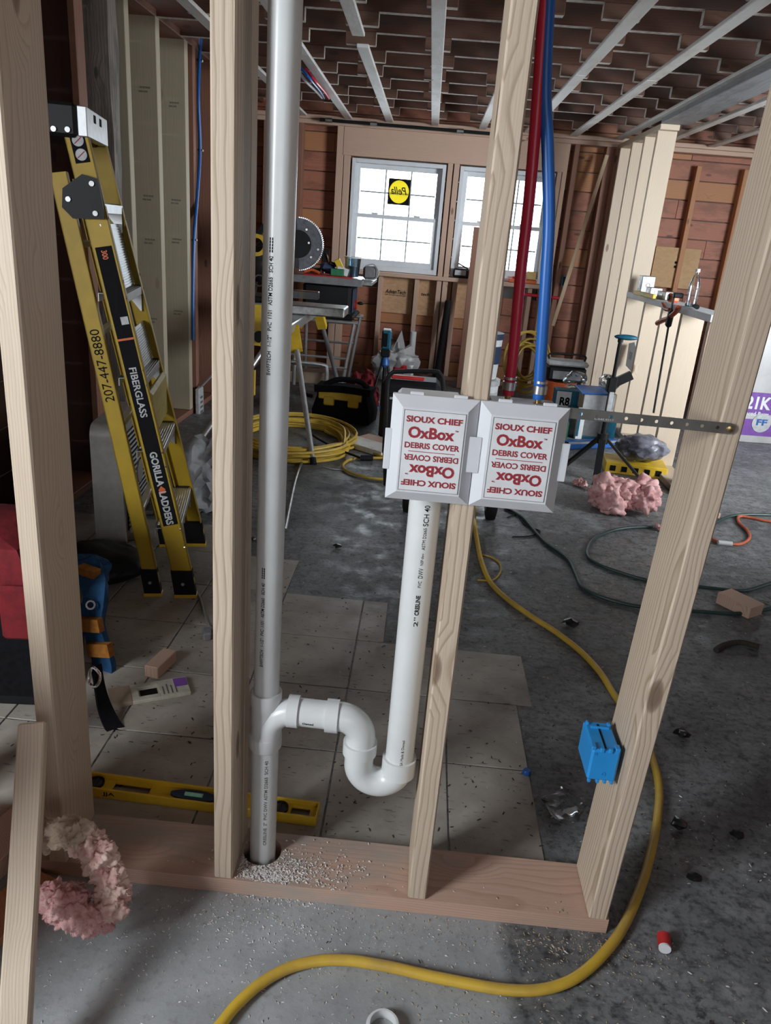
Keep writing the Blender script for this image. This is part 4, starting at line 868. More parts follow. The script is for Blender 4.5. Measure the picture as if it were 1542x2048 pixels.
MB().cyl(lf(b1)+Vector((.01, -.013, -.04)), lf(b1)+Vector((.01, -.03, -.04)), .038, n=12).build('knob', 'black_plastic', hb)
MB().bar(lf(gy(508, 740, 4.9)), lf(gy(507, 790, 4.9)), .02, .02).build('latch_bar', 'tool_yellow', ms)
sw = thing('mitre_saw', 'black mitre saw with round toothed blade guard behind the white pipe', 'saw', (SX-.1, 5.25, .762))
sl_ = lambda p: Vector(p)-Vector((SX-.1, 5.25, .762))
MB().box(-.30, .42, -.10, .18, .0, .062, .008).build('table', 'galv', sw); MB().box(-.30, -.1, -.12, .2, .062, .10, .01).build('base', 'black_plastic', sw)
bc = gy(597, 488, 5.3); bc = sl_(bc); 
gd = MB(); pr = [(.165*cos(R_(a)), .165*sin(R_(a))) for a in range(-85, 96, 9)]+[(.06*cos(R_(a)), .06*sin(R_(a))) for a in range(95, -86, -18)]
gd.prism(pr, -.02, .03, Matrix.Translation(bc), 'y').build('blade_guard', 'blade_steel', sw, 30)
MB().cyl(bc+Vector((0, .005, 0)), bc+Vector((0, .009, 0)), .158, n=48).build('blade', 'disc_gray', sw); MB().cyl(bc+Vector((0, -.024, 0)), bc+Vector((0, 0, 0)), .09, n=32).build('guard_hub', 'black_plastic', sw)
tt = MB()
for k in range(40): a = R_(-85+k*4.5); tt.obox(bc+Vector((.167*cos(a), -.004, .167*sin(a))), (.009, .03, .006), 0, 0, -a, .001)
tt.build('guard_teeth', 'steel', sw)['kind'] = 'stuff'
for a, r_ in ((60, .11), (-40, .12), (10, .075), (-10, .14)): p = bc+Vector((r_*cos(R_(a)), -.022, r_*sin(R_(a)))); MB().cyl(p, p+Vector((0, -.006, 0)), .007, n=8).build('bolt', 'steel', sw)
MB().tube([bc+Vector((-.08, .0, .06)), bc+Vector((-.2, .0, .02)), bc+Vector((-.3, .0, -.12)), bc+Vector((-.33, 0, -.35))], .045, 12).build('arm', 'black_plastic', sw)
p = sl_(gy(516, 490, 5.2)); MB().ring(p, p+Vector((0, -.05, 0)), .07, .045, 24).build('motor_ring', 'tool_yellow', sw); MB().blob(p+Vector((.0, .05, -.12)), (.08, .09, .12), 3, .15, 2, 4).build('motor', 'black_plastic', sw)
MB().bar(p+Vector((-.01, -.02, .05)), p+Vector((.08, .0, .17)), .03, .03).build('handle', 'black_plastic', sw); MB().ring(p+Vector((.03, -.06, -.22)), p+Vector((.03, -.08, -.22)), .04, .03, 20).build('hose_ring', 'chrome', sw)
tag(MB().obox((0, 0, .025), (.2, .09, .05), .05, 0, 0, .004).build('parts_tray', 'tub_plastic', loc=Vector(gy(608, 598, 5.2))+Vector((0, 0, .005))), 'clear plastic tray on the mitre saw table', 'tray')
# ---- table saw on folding stand
TX, TY = -.83, 6.78
ts = thing('table_saw', 'black table saw with grey top on a folding tube stand', 'table saw', (TX, TY, 0))
MB().box(-.32, .28, -.3, .3, .895, .94, .006).build('table_top', 'galv', ts); MB().box(-.33, .29, -.315, -.302, .885, .945, .003).build('fence_rail', 'gray_plastic', ts)
MB().box(-.22, .2, -.26, .26, .62, .895, .03).build('body', 'black_plastic', ts); MB().box(-.26, .23, -.3, .3, .60, .64, .015).build('base_tray', 'black_rubber', ts)
MB().box(.201, .215, -.24, .1, .66, .86, .006).build('side_panel', 'dark_navy', ts); MB().cyl((.215, -.1, .72), (.235, -.1, .72), .04, n=18).build('bevel_wheel', 'red_plastic', ts); MB().blob((.27, -.14, .74), (.03, .02, .015), 2, 0).build('crank_knob', 'black_plastic', ts)
MB().box(.285, .37, -.31, .31, .90, .93, .004).build('extension_rail', 'galv', ts)
for y in (-.28, .28):
    MB().tube([(-.3, y, .585), (.27, y, .585)], .017, 10).build('stand_rail', 'aluminium', ts)
    for a, b in (((.24, .58), (.1, .0)), ((-.26, .58), (-.32, .0))): MB().tube([(a[0], y, a[1]), (b[0]+.06, y*1.1, .018)], .0165, 10).build('stand_leg', 'aluminium', ts)
for z, y in ((.28, -.3), (.33, .3), (.2, -.31)): MB().tube([(-.3, y, z), (.2, y, z)], .011, 8).build('crossbar', 'aluminium', ts)
MB().tube(spline([(-.3, -.33, .22), (-.02, -.34, .22), (.03, -.345, .18), (.03, -.35, .03)], 6), .017, 10).build('kick_bar', 'aluminium', ts)
# things on the table saw
tz = .941
tag(MB().obox((0, 0, .006), (.42, .30, .012), .04, 0, 0, .002).build('red_board', 'red_plastic', loc=(TX-.02, TY-.12, tz)), 'thin red board lying on the table saw top', 'board')
z2 = tz+.0135
dr = thing('cordless_drill', 'dark blue cordless tool lying on the red board', 'power tool', (TX-.03, TY-.12, z2)); MB().obox((0, 0, .05), (.13, .08, .075), .2, 0, .35, .02).build('housing', 'dark_navy', dr); MB().cyl((-.06, 0, .03), (-.15, 0, .022), .022, .016, 14).build('chuck', 'black_plastic', dr); MB().obox((.04, .0, .09), (.07, .07, .03), .2, 0, .35, .008).build('battery', 'black_plastic', dr)
bx = thing('parts_box', 'tilted yellow and white parts box beside the cordless tool', 'box', (TX+.1, TY-.14, z2)); MB().obox((0, 0, .04), (.10, .08, .06), .1, 0, .25).build('carton', 'white_paper', bx); MB().obox((-.03, 0, .085), (.05, .085, .10), .1, 0, -.5).build('lid', 'tool_yellow', bx)
tag(MB().obox((0, 0, .03), (.11, .09, .055), .05, 0, 0, .004).build('green_case', 'green_paint', loc=(TX+.065, TY-.22, z2)), 'olive green parts case at the front edge of the red board', 'case')
tub = thing('plastic_tub', 'clear plastic tub half full on the table saw corner', 'tub', (TX+.18, TY-.1, z2-.001)); MB().lathe([(.05, 0), (.055, .004), (.07, .15), (.073, .152), (.073, .16), (.067, .16), (.05, .01)], n=24).build('bucket', 'tub_plastic', tub); MB().lathe([(.0, .005), (.05, .005), (.058, .085), (0, .085)], n=20).build('contents', 'teal_plastic', tub); MB().ring((0, 0, .15), (0, 0, .162), .075, .07, 24).build('rim', 'white_paper', tub)
wl_ = thing('work_light', 'grey caged work light on the right end of the table saw', 'lamp', (TX+.33, TY-.05, .931)); MB().box(-.06, .06, -.05, .05, .01, .12, .02).build('lamp_head', 'gray_plastic', wl_); MB().tube(spline([(-.05, -.06, .0), (.05, -.06, .02), (.075, -.06, .08), (.03, -.06, .135), (-.04, -.06, .12)], 6), .006, 8).build('cage', 'light_gray', wl_)
og_ = thing('orange_clamp', 'small orange spring clamp at the left of the red board', 'clamp', (TX-.16, TY-.2, z2)); MB().tube(spline([(-.06, 0, .012), (0, .01, .03), (.07, 0, .012)], 6), .012, 8).build('jaw', 'orange_plastic', og_); MB().tube(spline([(-.06, .03, .012), (0, .02, .03), (.06, .04, .012)], 6), .011, 8).build('handle', 'orange_plastic', og_)
tag(MB().cyl((-.1, 0, .026), (.09, 0, .026), .025, n=16).build('caulk_tube', 'white_paper', loc=(TX-.16, TY-.03, z2)), 'white caulk tube lying on the red board', 'tube')
# ---- carton under the stand, plastic bags, tool bag, tripod
chunk('flat_carton', 'low dark carton with pink top under the table saw', 612, 762, (.42, .2, .1), .12, 'paper_tan', cat='carton')
bags = []
for nm, lb, px, py, rad, sd, mt in (('plastic_bag', 'white and red plastic shopping bag against the far wall', 790, 765, (.2, .16, .2), 2, 'bag_white'), ('red_plastic_bag', 'pink and red crumpled plastic bag behind the tool bag', 722, 822, (.13, .12, .17), 6, 'red_fabric')):
    c = gz(px, py); o = thing(nm, lb, 'bag', (c.x, c.y, 0)); MB().blob((0, .1, rad[2]*.75), rad, 4, .4, 1.8, sd, .75).build('bag', mt, o, 30)
    MB().blob((.03, .02, rad[2]*.7), (rad[0]*.5, rad[1]*.6, rad[2]*.3), 3, .4, 2.5, sd+2).build('print_patch', 'red_plastic' if mt == 'bag_white' else 'bag_white', o, 30)
    if mt == 'bag_white': MB().prism([(-.06, 0), (.08, 0), (.02, .2)], -.03, .03, Matrix.Translation((.0, .08, .28)), 'y').build('handle_loop', 'bag_white', o)
c = gz(683, 846); bg_ = thing('canvas_tool_bag', 'open black and yellow canvas tool bag on the floor', 'tool bag', (c.x, c.y+.12, 0), R_(-6))
m = MB(); prof = [(-.2, -.11), (.2, -.11), (.22, .1), (-.21, .11)]; vs = [(a*s_, b*s_, z) for s_, z in ((1.05, .002), (1.08, .08), (.92, .19), (1.0, .25)) for a, b in prof]
m.add(vs, [(k*4+i, k*4+(i+1) % 4, k*4+4+(i+1) % 4, k*4+4+i) for k in range(3) for i in range(4)]+[(3, 2, 1, 0), (12, 13, 14, 15)]).build('body', 'black_fabric', bg_)
MB().box(-.17, .15, -.122, -.106, .165, .225, .006).build('pocket_band', 'tool_yellow', bg_); 
for x in (-.09, .09): MB().box(x-.04, x+.04, -.128, -.11, .12, .19, .008).build('pocket', 'tool_yellow', bg_)
ribbon([(-.2, -.12, .235), (0, -.13, .25), (.21, -.12, .24)], .05, .02, (0, 0, 1)).build('rim', 'black_fabric', bg_); MB().tube(spline([(-.15, 0, .25), (-.05, .02, .29), (.1, .02, .29), (.17, 0, .25)], 6), .02, 8).build('handle', 'black_fabric', bg_)
MB().bar((-.22, -.1, .17), (-.30, -.1, .18), .02, .03).build('side_strap', 'black_fabric', bg_)
c = gz(762, 826); tr = thing('laser_level', 'blue and black laser level on a small tripod', 'laser level', (c.x, c.y, 0))
for k in range(3): a = R_(95+k*120); lg = MB().tube([(.02*cos(a), .02*sin(a), .40), (.13*cos(a), .13*sin(a), .006)], .009, 8).build('leg', 'black_plastic', tr); MB().obox((.125*cos(a), .125*sin(a), .02), (.03, .03, .03), a).build('leg_foot', 'blue_plastic', lg)
MB().cyl((0, 0, .1), (0, 0, .44), .013, n=12).build('column', 'black_plastic', tr); MB().lathe([(.02, .36), (.035, .38), (.03, .42), (.02, .44)], n=16).build('collar', 'blue_plastic', tr); MB().box(-.035, .035, -.035, .035, .44, .5, .008).build('mount', 'black_plastic', tr)
hd = MB().box(-.036, .036, -.045, .045, .5, .64, .012).build('laser_head', 'teal_plastic', tr); MB().box(-.028, .01, -.048, -.044, .52, .62, .002).build('laser_window', 'ink_black', hd); MB().box(-.03, .03, -.04, .04, .638, .648, .004).build('head_cap', 'light_gray', hd); MB().cyl((.036, 0, .57), (.048, 0, .57), .012, n=12).build('knob', 'black_plastic', hd)
# ---- black wheeled compressor and tool case behind the covers
cp = thing('wheeled_compressor', 'black tube-framed compressor on wheels half hidden by the white covers', 'compressor', (.2, 3.62, 0))
for x in (-.195, .225):
    wz = .085; wv = MB().lathe([(.0, -.025), (.06, -.028), (.085, -.022), (.09, 0), (.085, .022), (.06, .028), (0, .025)], n=28, M=Matrix.Translation((x, -.05, .09)) @ Matrix.Rotation(pi/2, 4, 'Y')).build('wheel', 'black_rubber', cp); MB().lathe([(.0, -.03), (.045, -.03), (.04, .03), (0, .03)], n=20, M=Matrix.Translation((x, -.05, .09)) @ Matrix.Rotation(pi/2, 4, 'Y')).build('wheel_hub', 'gray_plastic', wv)
MB().tube([(-.19, -.05, .09), (.22, -.05, .09)], .012, 10).build('axle', 'steel', cp)
MB().lathe([(0, -.2), (.05, -.2), (.1, -.17), (.115, -.13), (.115, .13), (.1, .17), (.05, .2), (0, .2)], n=28, M=Matrix.Translation((.02, .1, .24)) @ Matrix.Rotation(pi/2, 4, 'Y')).build('tank', 'black_plastic', cp)
MB().blob((.04, .1, .43), (.12, .1, .1), 4, .1, 2, 3).build('motor_cover', 'white_paper', cp); MB().blob((.0, .06, .5), (.035, .03, .02), 2, 0).build('regulator', 'mint', cp)
hp_ = [gy(768, 905, 3.95), gy(772, 830, 3.95), gy(775, 765, 3.95), gy(783, 747, 3.95), gy(800, 743, 3.95), gy(865, 743, 3.95), gy(880, 748, 3.95), gy(886, 765, 3.95), gy(887, 815, 3.95)]
MB().tube(spline([p-Vector((.2, 3.62, 0)) for p in hp_], 5), .012, 10).build('handle', 'black_plastic', cp)
for px in (768, 887): p = gy(px, 905, 3.95)-Vector((.2, 3.62, 0)); MB().tube([p+Vector((0, 0, .05)), (p.x*.9, .0, .12)], .013, 10).build('frame_tube', 'black_plastic', cp)
kc = thing('tool_case', 'black hard tool case with a red stripe behind the compressor handle', 'tool case', (-.02, 5.02, 0)); MB().box(-.22, .17, -.1, .15, .002, .42, .03).build('shell', 'black_plastic', kc); MB().box(-.2, .15, -.115, -.1, .33, .36, .004).build('lid_rim', 'black_rubber', kc); MB().box(-.16, .06, -.118, -.1, .43, .455, .006).build('handle', 'red_plastic', kc); MB().box(-.16, -.09, -.108, -.099, .29, .305, .001).build('badge', 'light_gray', kc)
# ---- buckets, coiled cord, charger, orange bucket, boxes
for k, (px, py, z, lb, m1, m2) in enumerate(((936, 815, 0, 'white plastic bucket standing on the floor left of the coiled cord', 'white_paper', 'light_gray'), (933, 815, .345, 'blue and white bucket stacked on top of the lower bucket', 'white_paper', 'dark_navy'))):
    c = gz(px, py); bk = thing('bucket', lb, 'bucket', (c.x+.05, 5.75, z), group='stacked buckets behind the tall middle stud'); MB().lathe([(.11, .002), (.115, .01), (.13, .31), (.135, .312), (.135, .335), (.0, .335)], n=28).build('pail', m1, bk); MB().ring((0, 0, .12), (0, 0, .25), .1285, .118, 28).build('wrap_label', m2, bk); MB().ring((0, 0, .30), (0, 0, .343), .137, .0, 28).build('lid', m2 if k else 'light_gray', bk)
def coil(name, label, cx, cy, z0, rx, ry, n, r, mat, seed, tilt=0, jit=.12, hgt=.06, cat='cord', lead=None):
    rn_ = random.Random(seed); pts = []
    for k in range(n*12):
        a = 2*pi*k/12; L = k//12; s_ = 1+jit*sin(L*2.1+a*.5)+rn_.uniform(-.02, .02); ox = .25*jit*rx*sin(L*1.7); oy = .25*jit*ry*cos(L*2.3)
        h = hgt*(.5+.5*sin(L*1.3+a*.35))*(.4+.6*L/n)
        p = Vector((rx*s_*cos(a)+ox, ry*s_*sin(a)+oy, h)); pts.append(Matrix.Rotation(tilt, 3, 'X') @ p)
    zb = min(p.z for p in pts); pts = [p+Vector((0, 0, r+.002-zb if not tilt else -zb+r)) for p in pts]
    o = thing(name, label, cat, (cx, cy, z0))
    MB().tube(spline(pts, 3), r, 7).build('coil', mat, o)
    if lead: MB().tube(spline([Vector(q_)-Vector((cx, cy, z0)) for q_ in lead], 6), r, 8).build('lead', mat, o)
    return o
c = gz(588, 885); coil('extension_cord', 'large coil of yellow extension cord on the floor behind the white pipe', c.x, c.y, 0, .36, .42, 15, .0095, 'cord_yellow', 3, hgt=.085, lead=[gz(650, 862, .03), gz(690, 880, .01), gz(745, 905, .01), gz(800, 928, .01), gz(860, 935, .01)])
m = MB().tube(spline([gz(a, b, .011) for a, b in ((860, 918), (770, 916), (710, 917), (690, 925), (686, 935), (700, 945), (740, 956), (800, 962), (860, 975))], 6), .0085, 8); oc = thing('cord_loop', 'loose yellow cord loop with a black connector in front of the coil', 'cord'); m.build('cord', 'cord_yellow', oc); MB().tube([gz(745, 916, .02), gz(722, 916, .02)], .018, 10).build('connector', 'black_rubber', oc)
m.__init__(); m.tube(spline([gz(a, b, .03) for a, b in ((613, 862), (640, 880), (680, 900), (722, 916))], 6), .007, 8); m.build('black_lead', 'black_rubber', oc)
coil('hung_cord', 'yellow cord bundle hanging in loops between the red and blue pipes', .97, 6.95, .04, .15, .2, 11, .009, 'cord_yellow', 8, tilt=R_(80), jit=.35, hgt=.08)
ob_ = thing('orange_pail', 'orange bucket on the floor behind the blue pipe', 'bucket', (1.2, 6.38, 0)); MB().lathe([(.11, .002), (.115, .01), (.135, .26), (.14, .262), (.14, .27), (.13, .27), (.112, .02)], n=26).build('pail', 'orange_plastic', ob_); MB().cyl((0, 0, .20), (0, 0, .21), .127, n=24).build('contents', 'black_plastic', ob_)
ch = thing('job_site_radio', 'black and grey job site radio sitting on the orange bucket', 'radio', (1.23, 6.40, .272)); MB().box(-.16, .16, -.1, .1, .0, .13, .02).build('body', 'black_plastic', ch); MB().box(-.12, .12, -.11, -.098, .02, .09, .004).build('front_panel', 'gray_plastic', ch); MB().box(-.17, .17, -.105, .105, .13, .17, .012).build('lid', 'light_gray', ch); MB().tube(spline([(-.15, 0, .17), (-.13, 0, .215), (.13, 0, .215), (.15, 0, .17)], 5), .009, 8).build('handle', 'black_plastic', ch)
def carton(name, label, px, py, Y, w_, dp_, h, mats, txt=None, rz=0, z=0):
    c = gy(px, py, Y); o = thing(name, label, 'box', (c.x, Y+dp_/2, z+.001), rz); MB().box(-w_/2, w_/2, -dp_/2, dp_/2, 0, h, .003).build('carton', mats[0], o)
    if len(mats) > 1: MB().box(-w_/2+.004, w_/2*mats[2], -dp_/2-.0012, -dp_/2+.001, h*.1, h*.97, 0).build('front_label', mats[1], o)
    if txt: pm = MB(); letters(pm, txt, w_*.35, h*.22, plane((-w_*.18, -dp_/2-.0018, h*.72), (1, 0, 0), (0, 0, 1)), .04); print_part(pm, 'lettering', 'ink_black', o)
    return o
rb = carton('filter_carton', 'white and teal carton printed R8 beside the blue pipe', 1140, 800, 5.75, .22, .14, .30, ('teal_plastic', 'white_paper', .05), 'R8')
tag(MB().blob((0, 0, .07), (.09, .07, .068), 3, .25, 2, 3, .95).build('plastic_wrap', 'clear_plastic', loc=(rb.location.x+.03, 5.82, .305)), 'crumpled clear wrap on top of the R8 carton', 'plastic wrap')
carton('teal_carton', 'large teal and grey carton behind the perforated strip', 1190, 830, 5.5, .34, .2, .20, ('teal_plastic', 'gray_plastic', .45))
c2 = carton('blue_carton', 'dark open carton with blue lid stacked on the teal carton', 1200, 800, 5.52, .24, .18, .14, ('paper_tan', 'light_gray', .9), z=.2015); MB().obox((-.05, -.02, .148), (.22, .2, .012), .1, .1, 0).build('lid', 'blue_plastic', c2)
tag(MB().blob((0, 0, .06), (.08, .07, .058), 3, .25, 2, 8, .95).build('bagged_parts', 'clear_plastic', loc=(c2.location.x+.07, 5.62, .356)), 'clear bag of parts on the blue lidded carton', 'bag')
carton('small_white_box', 'small white box in front of the R8 carton', 1167, 812, 5.45, .05, .05, .23, ('white_paper', 'teal_plastic', -.2))
gb = thing('green_bottle', 'dark green bottle beside the right debris cover', 'bottle', (1.075, 5.35, 0)); MB().lathe([(.04, .002), (.042, .02), (.042, .14), (.02, .18), (.016, .2)], n=20).build('bottle', 'green_paint', gb); MB().lathe([(.018, .2), (.018, .23), (0, .23)], n=14).build('cap', 'black_plastic', gb)
a, b = gz(1128, 896), gz(1292, 890); bl = thing('blue_rail', 'long blue metal rail lying on the floor before the cartons', 'rail', ((a.x+b.x)/2, (a.y+b.y)/2-.02, 0), math.atan2((b-a).y, (b-a).x)); MB().box(-.36, .28, -.03, .03, .002, .06, .004).build('rail', 'blue_plastic', bl); MB().box(-.36, .28, -.033, -.0305, .04, .056, .001).build('rail_lip', 'aluminium', bl)
# ---- support stand with tripod base
sp_ = thing('support_pole', 'black tripod support pole with blue handle in front of the cartons', 'support stand', (1.135, 4.42, 0))
MB().cyl((0, 0, .03), (0, 0, .62), .0165, n=14).build('lower_tube', 'black_plastic', sp_); MB().cyl((0, 0, .6), (0, 0, .86), .012, n=12).build('upper_tube', 'black_plastic', sp_); MB().cyl((0, 0, .24), (0, 0, .30), .035, n=16).build('hub', 'black_plastic', sp_)
for fx_, fy_ in ((gz(1188, 985).x, gz(1188, 985).y), (gz(1128, 935).x, gz(1128, 935).y), (gz(1292, 975).x, gz(1292, 975).y)):
    v_ = Vector((fx_-1.135, fy_-4.42, .01)); MB().bar((v_.x*.08, v_.y*.08, .27), v_, .04, .016, (-v_.y, v_.x, 0)).build('leg', 'black_plastic', sp_)
MB().box(-.015, .012, -.03, -.015, .4, .56, .002).build('grip_label', 'light_gray', sp_); MB().bar((0, 0, .60), (.10, .0, .66), .05, .03, (0, 0, 1)).build('trigger_handle', 'black_plastic', sp_); MB().box(-.03, .02, -.03, .03, .55, .64, .006).build('clamp_body', 'black_plastic', sp_)
MB().blob((.03, 0, .87), (.07, .03, .016), 3, 0).build('head_pad', 'teal_plastic', sp_); MB().cyl((0, 0, .84), (.0, 0, .87), .016, n=12).build('head_socket', 'black_plastic', sp_)
# ---- wrapped roll on a yellow box, pink insulation
c = gz(1258, 952); yb = thing('yellow_carton', 'yellow carton with black print under the wrapped roll', 'box', (c.x+.04, c.y+.1, 0), R_(-8)); MB().box(-.18, .2, -.1, .12, .002, .075, .004).build('carton', 'tool_yellow', yb)
for k in range(5): MB().box(-.15+k*.07, -.115+k*.07, -.102, -.099, .02, .055, .0).build('print_patch', 'ink_black', yb)
tag(MB().blob((0, 0, .085), (.16, .12, .085), 4, .15, 3, 2, .98).build('wrapped_roll', 'camo', loc=(c.x+.08, c.y+.12, .077)), 'glossy black plastic-wrapped roll on the yellow carton', 'roll')
def batt(name, label, px, py, rad, seed, dy=0.):
    c = gz(px, py); r_ = thing(name, label, 'insulation', (c.x, c.y, .002)); M_ = MB(); rn_ = random.Random(seed); nr = []
    for k in range(16 if rad[0] > .1 else 3):
        c_ = Vector((rn_.uniform(-.75, .75)*rad[0], dy+rn_.uniform(-.6, .6)*rad[1], rad[2]*rn_.uniform(.35, 1.25))); q_ = rad[2]*rn_.uniform(.5, .75); n0 = len(M_.v); M_.blob(c_, (q_*1.1, q_, q_), 4, .5, 1.9, seed+k*1.7); nr += [(Vector(v)-c_).normalized() for v in M_.v[n0:]]
    M_.v = [(v[0], v[1], max(v[2], .001)) for v in M_.v]; pts = [Vector(v) for v in M_.v]; o = M_.build('batt', 'pink_wool', r_, 180); fb = fibres(pts, nr, 1800 if rad[0] > .1 else 250, .022 if rad[0] > .1 else .01, seed).build('fibres', 'pink_wool', r_, None); fb['kind'] = 'stuff'; return r_
batt('insulation_scrap', 'large torn chunk of pink insulation left of the right stud', 1250, 1028, (.17, .12, .10), 4, .06); batt('insulation_tuft', 'small pink insulation tuft beside the support pole leg', 1163, 972, (.05, .04, .035), 7)
batt('insulation_tuft', 'tiny pink insulation tuft where the green hose meets the right stud', 1322, 1062, (.03, .03, .02), 9)
# ---- ledge: boxes, tools, bottle, clamps
LZ = 1.0435
def onl(px, py, X=1.63): p = gx(px, py, X); return Vector((X, p.y, LZ))
for k, (px, sz, lb) in enumerate(((1284, (.1, .10, .13), 'tall grey metal junction box at the far end of the ledge'), (1302, (.09, .09, .06), 'low grey metal junction box second on the ledge'), (1332, (.11, .12, .055), 'open galvanised junction box behind the orange clamp'))):
    p = onl(px, 585); jb = thing('junction_box', lb, 'electrical box', p+Vector((.02, 0, 0)), .1*k, group='metal boxes on the ledge'); MB().box(-sz[0]/2, sz[0]/2, -sz[1]/2, sz[1]/2, 0, sz[2], .004).build('shell', 'galv', jb); MB().ring((-.0, -sz[1]/2, sz[2]/2), (-.0, -sz[1]/2-.002, sz[2]/2), .016, .012, 16).build('knockout', 'zinc_strip', jb); MB().box(-sz[0]/2-.002, -sz[0]/2, -.02, .02, sz[2]*.3, sz[2]*.7, .0005).build('side_plate', 'steel', jb)
p = onl(1312, 590); yl = thing('torpedo_level', 'short yellow torpedo level on the ledge edge', 'level', (1.535, p.y-.05, LZ), R_(4)); MB().box(-.012, .012, -.2, .2, 0, .03, .004).build('body', 'tool_yellow', yl); MB().box(-.0135, -.011, -.03, .03, .008, .022, .001).build('vial', 'mint', yl)
p = onl(1355, 600); oc_ = thing('orange_tool', 'small orange hand tool beside the bottle on the ledge', 'hand tool', (1.60, p.y, LZ)); MB().obox((0, 0, .03), (.05, .09, .055), .2, 0, 0, .012).build('body', 'orange_plastic', oc_); MB().cyl((-.026, 0, .03), (-.035, 0, .03), .018, n=14).build('dial', 'black_plastic', oc_)
p = onl(1384, 612); bt = thing('water_bottle', 'clear plastic water bottle standing on the ledge', 'bottle', (1.62, p.y, LZ))
MB().lathe([(.028, .001), (.033, .008), (.033, .03), (.031, .04), (.033, .05), (.031, .065), (.033, .08), (.031, .095), (.033, .11), (.033, .13), (.02, .175), (.012, .19), (.012, .205)], n=24).build('bottle', 'clear_plastic', bt); MB().cyl((0, 0, .203), (0, 0, .222), .014, n=16).build('cap', 'white_paper', bt); MB().cyl((0, 0, .003), (0, 0, .02), .0318, n=20).build('base', 'tub_plastic', bt)
p = onl(1400, 618); bt2 = thing('black_hand_tool', 'black hand tool lying at the near end of the ledge', 'hand tool', (1.60, p.y, LZ), R_(80)); MB().cyl((-.07, 0, .014), (.05, 0, .014), .0135, .011, 12).build('grip', 'black_rubber', bt2); MB().cyl((.05, 0, .014), (.12, 0, .014), .006, n=10).build('shaft', 'gray_plastic', bt2)
ca_, cb_ = gx(1348, 588, 1.525), gx(1307, 826, 1.525); fcl = thing('bar_clamp', 'long black bar clamp with orange jaw hanging from the ledge', 'clamp', cb_)
ca_ = ca_-cb_; MB().bar((0, 0, 0), ca_, .008, .02, (1, 0, 0)).build('bar', 'black_plastic', fcl); jw = ca_*.80
MB().obox(jw, (.034, .05, .11), 0, .15, 0, .012).build('jaw_body', 'black_plastic', fcl)
MB().tube(spline([jw+Vector((-.005, .0, .0)), jw+Vector((-.01, .09, -.02)), jw+Vector((-.01, .2, -.05))], 6), .016, 10).build('pistol_grip', 'clamp_red', fcl); MB().tube(spline([jw+Vector((-.005, .02, .05)), jw+Vector((-.01, .10, .05)), jw+Vector((-.01, .17, .075))], 6), .012, 10).build('trigger', 'clamp_red', fcl)
MB().tube(spline([jw+Vector((0, -.02, .02)), jw+Vector((0, -.09, .05)), jw+Vector((0, -.12, .08))], 6), .016, 10).build('jaw_pad', 'clamp_red', fcl); MB().obox(ca_+Vector((.02, -.02, -.006)), (.06, .04, .03), 0, 0, 0, .006).build('top_jaw', 'black_plastic', fcl)
# ---- white carton flap and pink batt stuffed between the partition studs
p = gx(1272, 722, 1.60); wc = thing('white_carton', 'torn white carton wedged behind the partition stud', 'box', (1.63, 5.95, p.z-.09)); MB().prism([(-.12, -.02), (.1, .0), (.13, .17), (-.02, .2), (-.13, .14)], 0, .05, None, 'x').build('flap', 'white_paper', wc)
for k in range(3): MB().box(-.0012, .001, -.02+k*.03, -.012+k*.03, .06, .12, 0).build('print_line', 'ink_gray', wc)
# ---- insulation bag in the right-hand room
ib = thing('insulation_bag', 'white and purple bag of R-21K insulation batts seen right of the stud', 'bag', (2.78, 6.05, 0), R_(4)); 
m = MB(); sec = [(-.36, -.2), (.40, -.2), (.44, -.1), (.42, .25), (-.36, .25), (-.40, .05)]; lv2 = [(.94, .003), (1.0, .06), (1.0, .5), (1.0, .95), (.96, 1.02)]; n = 6
m.add([(a*s_, b*s_, z) for s_, z in lv2 for a, b in sec], [(k*n+i, k*n+(i+1) % n, (k+1)*n+(i+1) % n, (k+1)*n+i) for k in range(4) for i in range(n)]+[tuple(range(n)), tuple(range(4*n, 5*n))]).build('bag', 'bag_white', ib, 30)
def onbag(x0, x1, z0, z1, mat, nm, d=.002): return MB().box(x0, x1, -.2-d, -.199, z0, z1, 0).build(nm, mat, ib)
a_ = inv(ib, gy(1490, 790, 5.85)); b_ = inv(ib, gy(1542, 828, 5.85)); zt = a_.z+.03; zb_ = b_.z-.03
pp_ = onbag(-.25, b_.x+.0, zb_+.02, zt, 'purple_print', 'purple_panel'); onbag(-.35, .39, .06, .19, 'purple_print', 'purple_band')
pm = MB(); letters(pm, 'R-21K', .30, .10, plane((b_.x-.17, -.2035, zt-.08), (1, 0, 0), (0, 0, 1)), .035); letters(pm, 'Kraft Faced Batts', .30, .035, plane((b_.x-.17, -.2035, zt-.165), (1, 0, 0), (0, 0, 1)), .02); print_part(pm, 'lettering', 'white_paper', ib)
lg_ = MB().cyl((b_.x-.06, -.2036, .165), (b_.x-.06, -.206, .165), .075, n=28).build('logo_disc', 'light_gray', ib); pm = MB(); letters(pm, 'FF', .085, .05, plane((b_.x-.06, -.2068, .17), (1, 0, 0), (0, 0, 1)), .04); print_part(pm, 'logo_letters', 'blue_plastic', ib)
pm = MB(); letters(pm, 'ISNI', .10, .04, plane((b_.x-.06, -.2025, .70), (1, 0, 0), (0, 0, 1))); print_part(pm, 'brand_print', 'blue_plastic', ib)
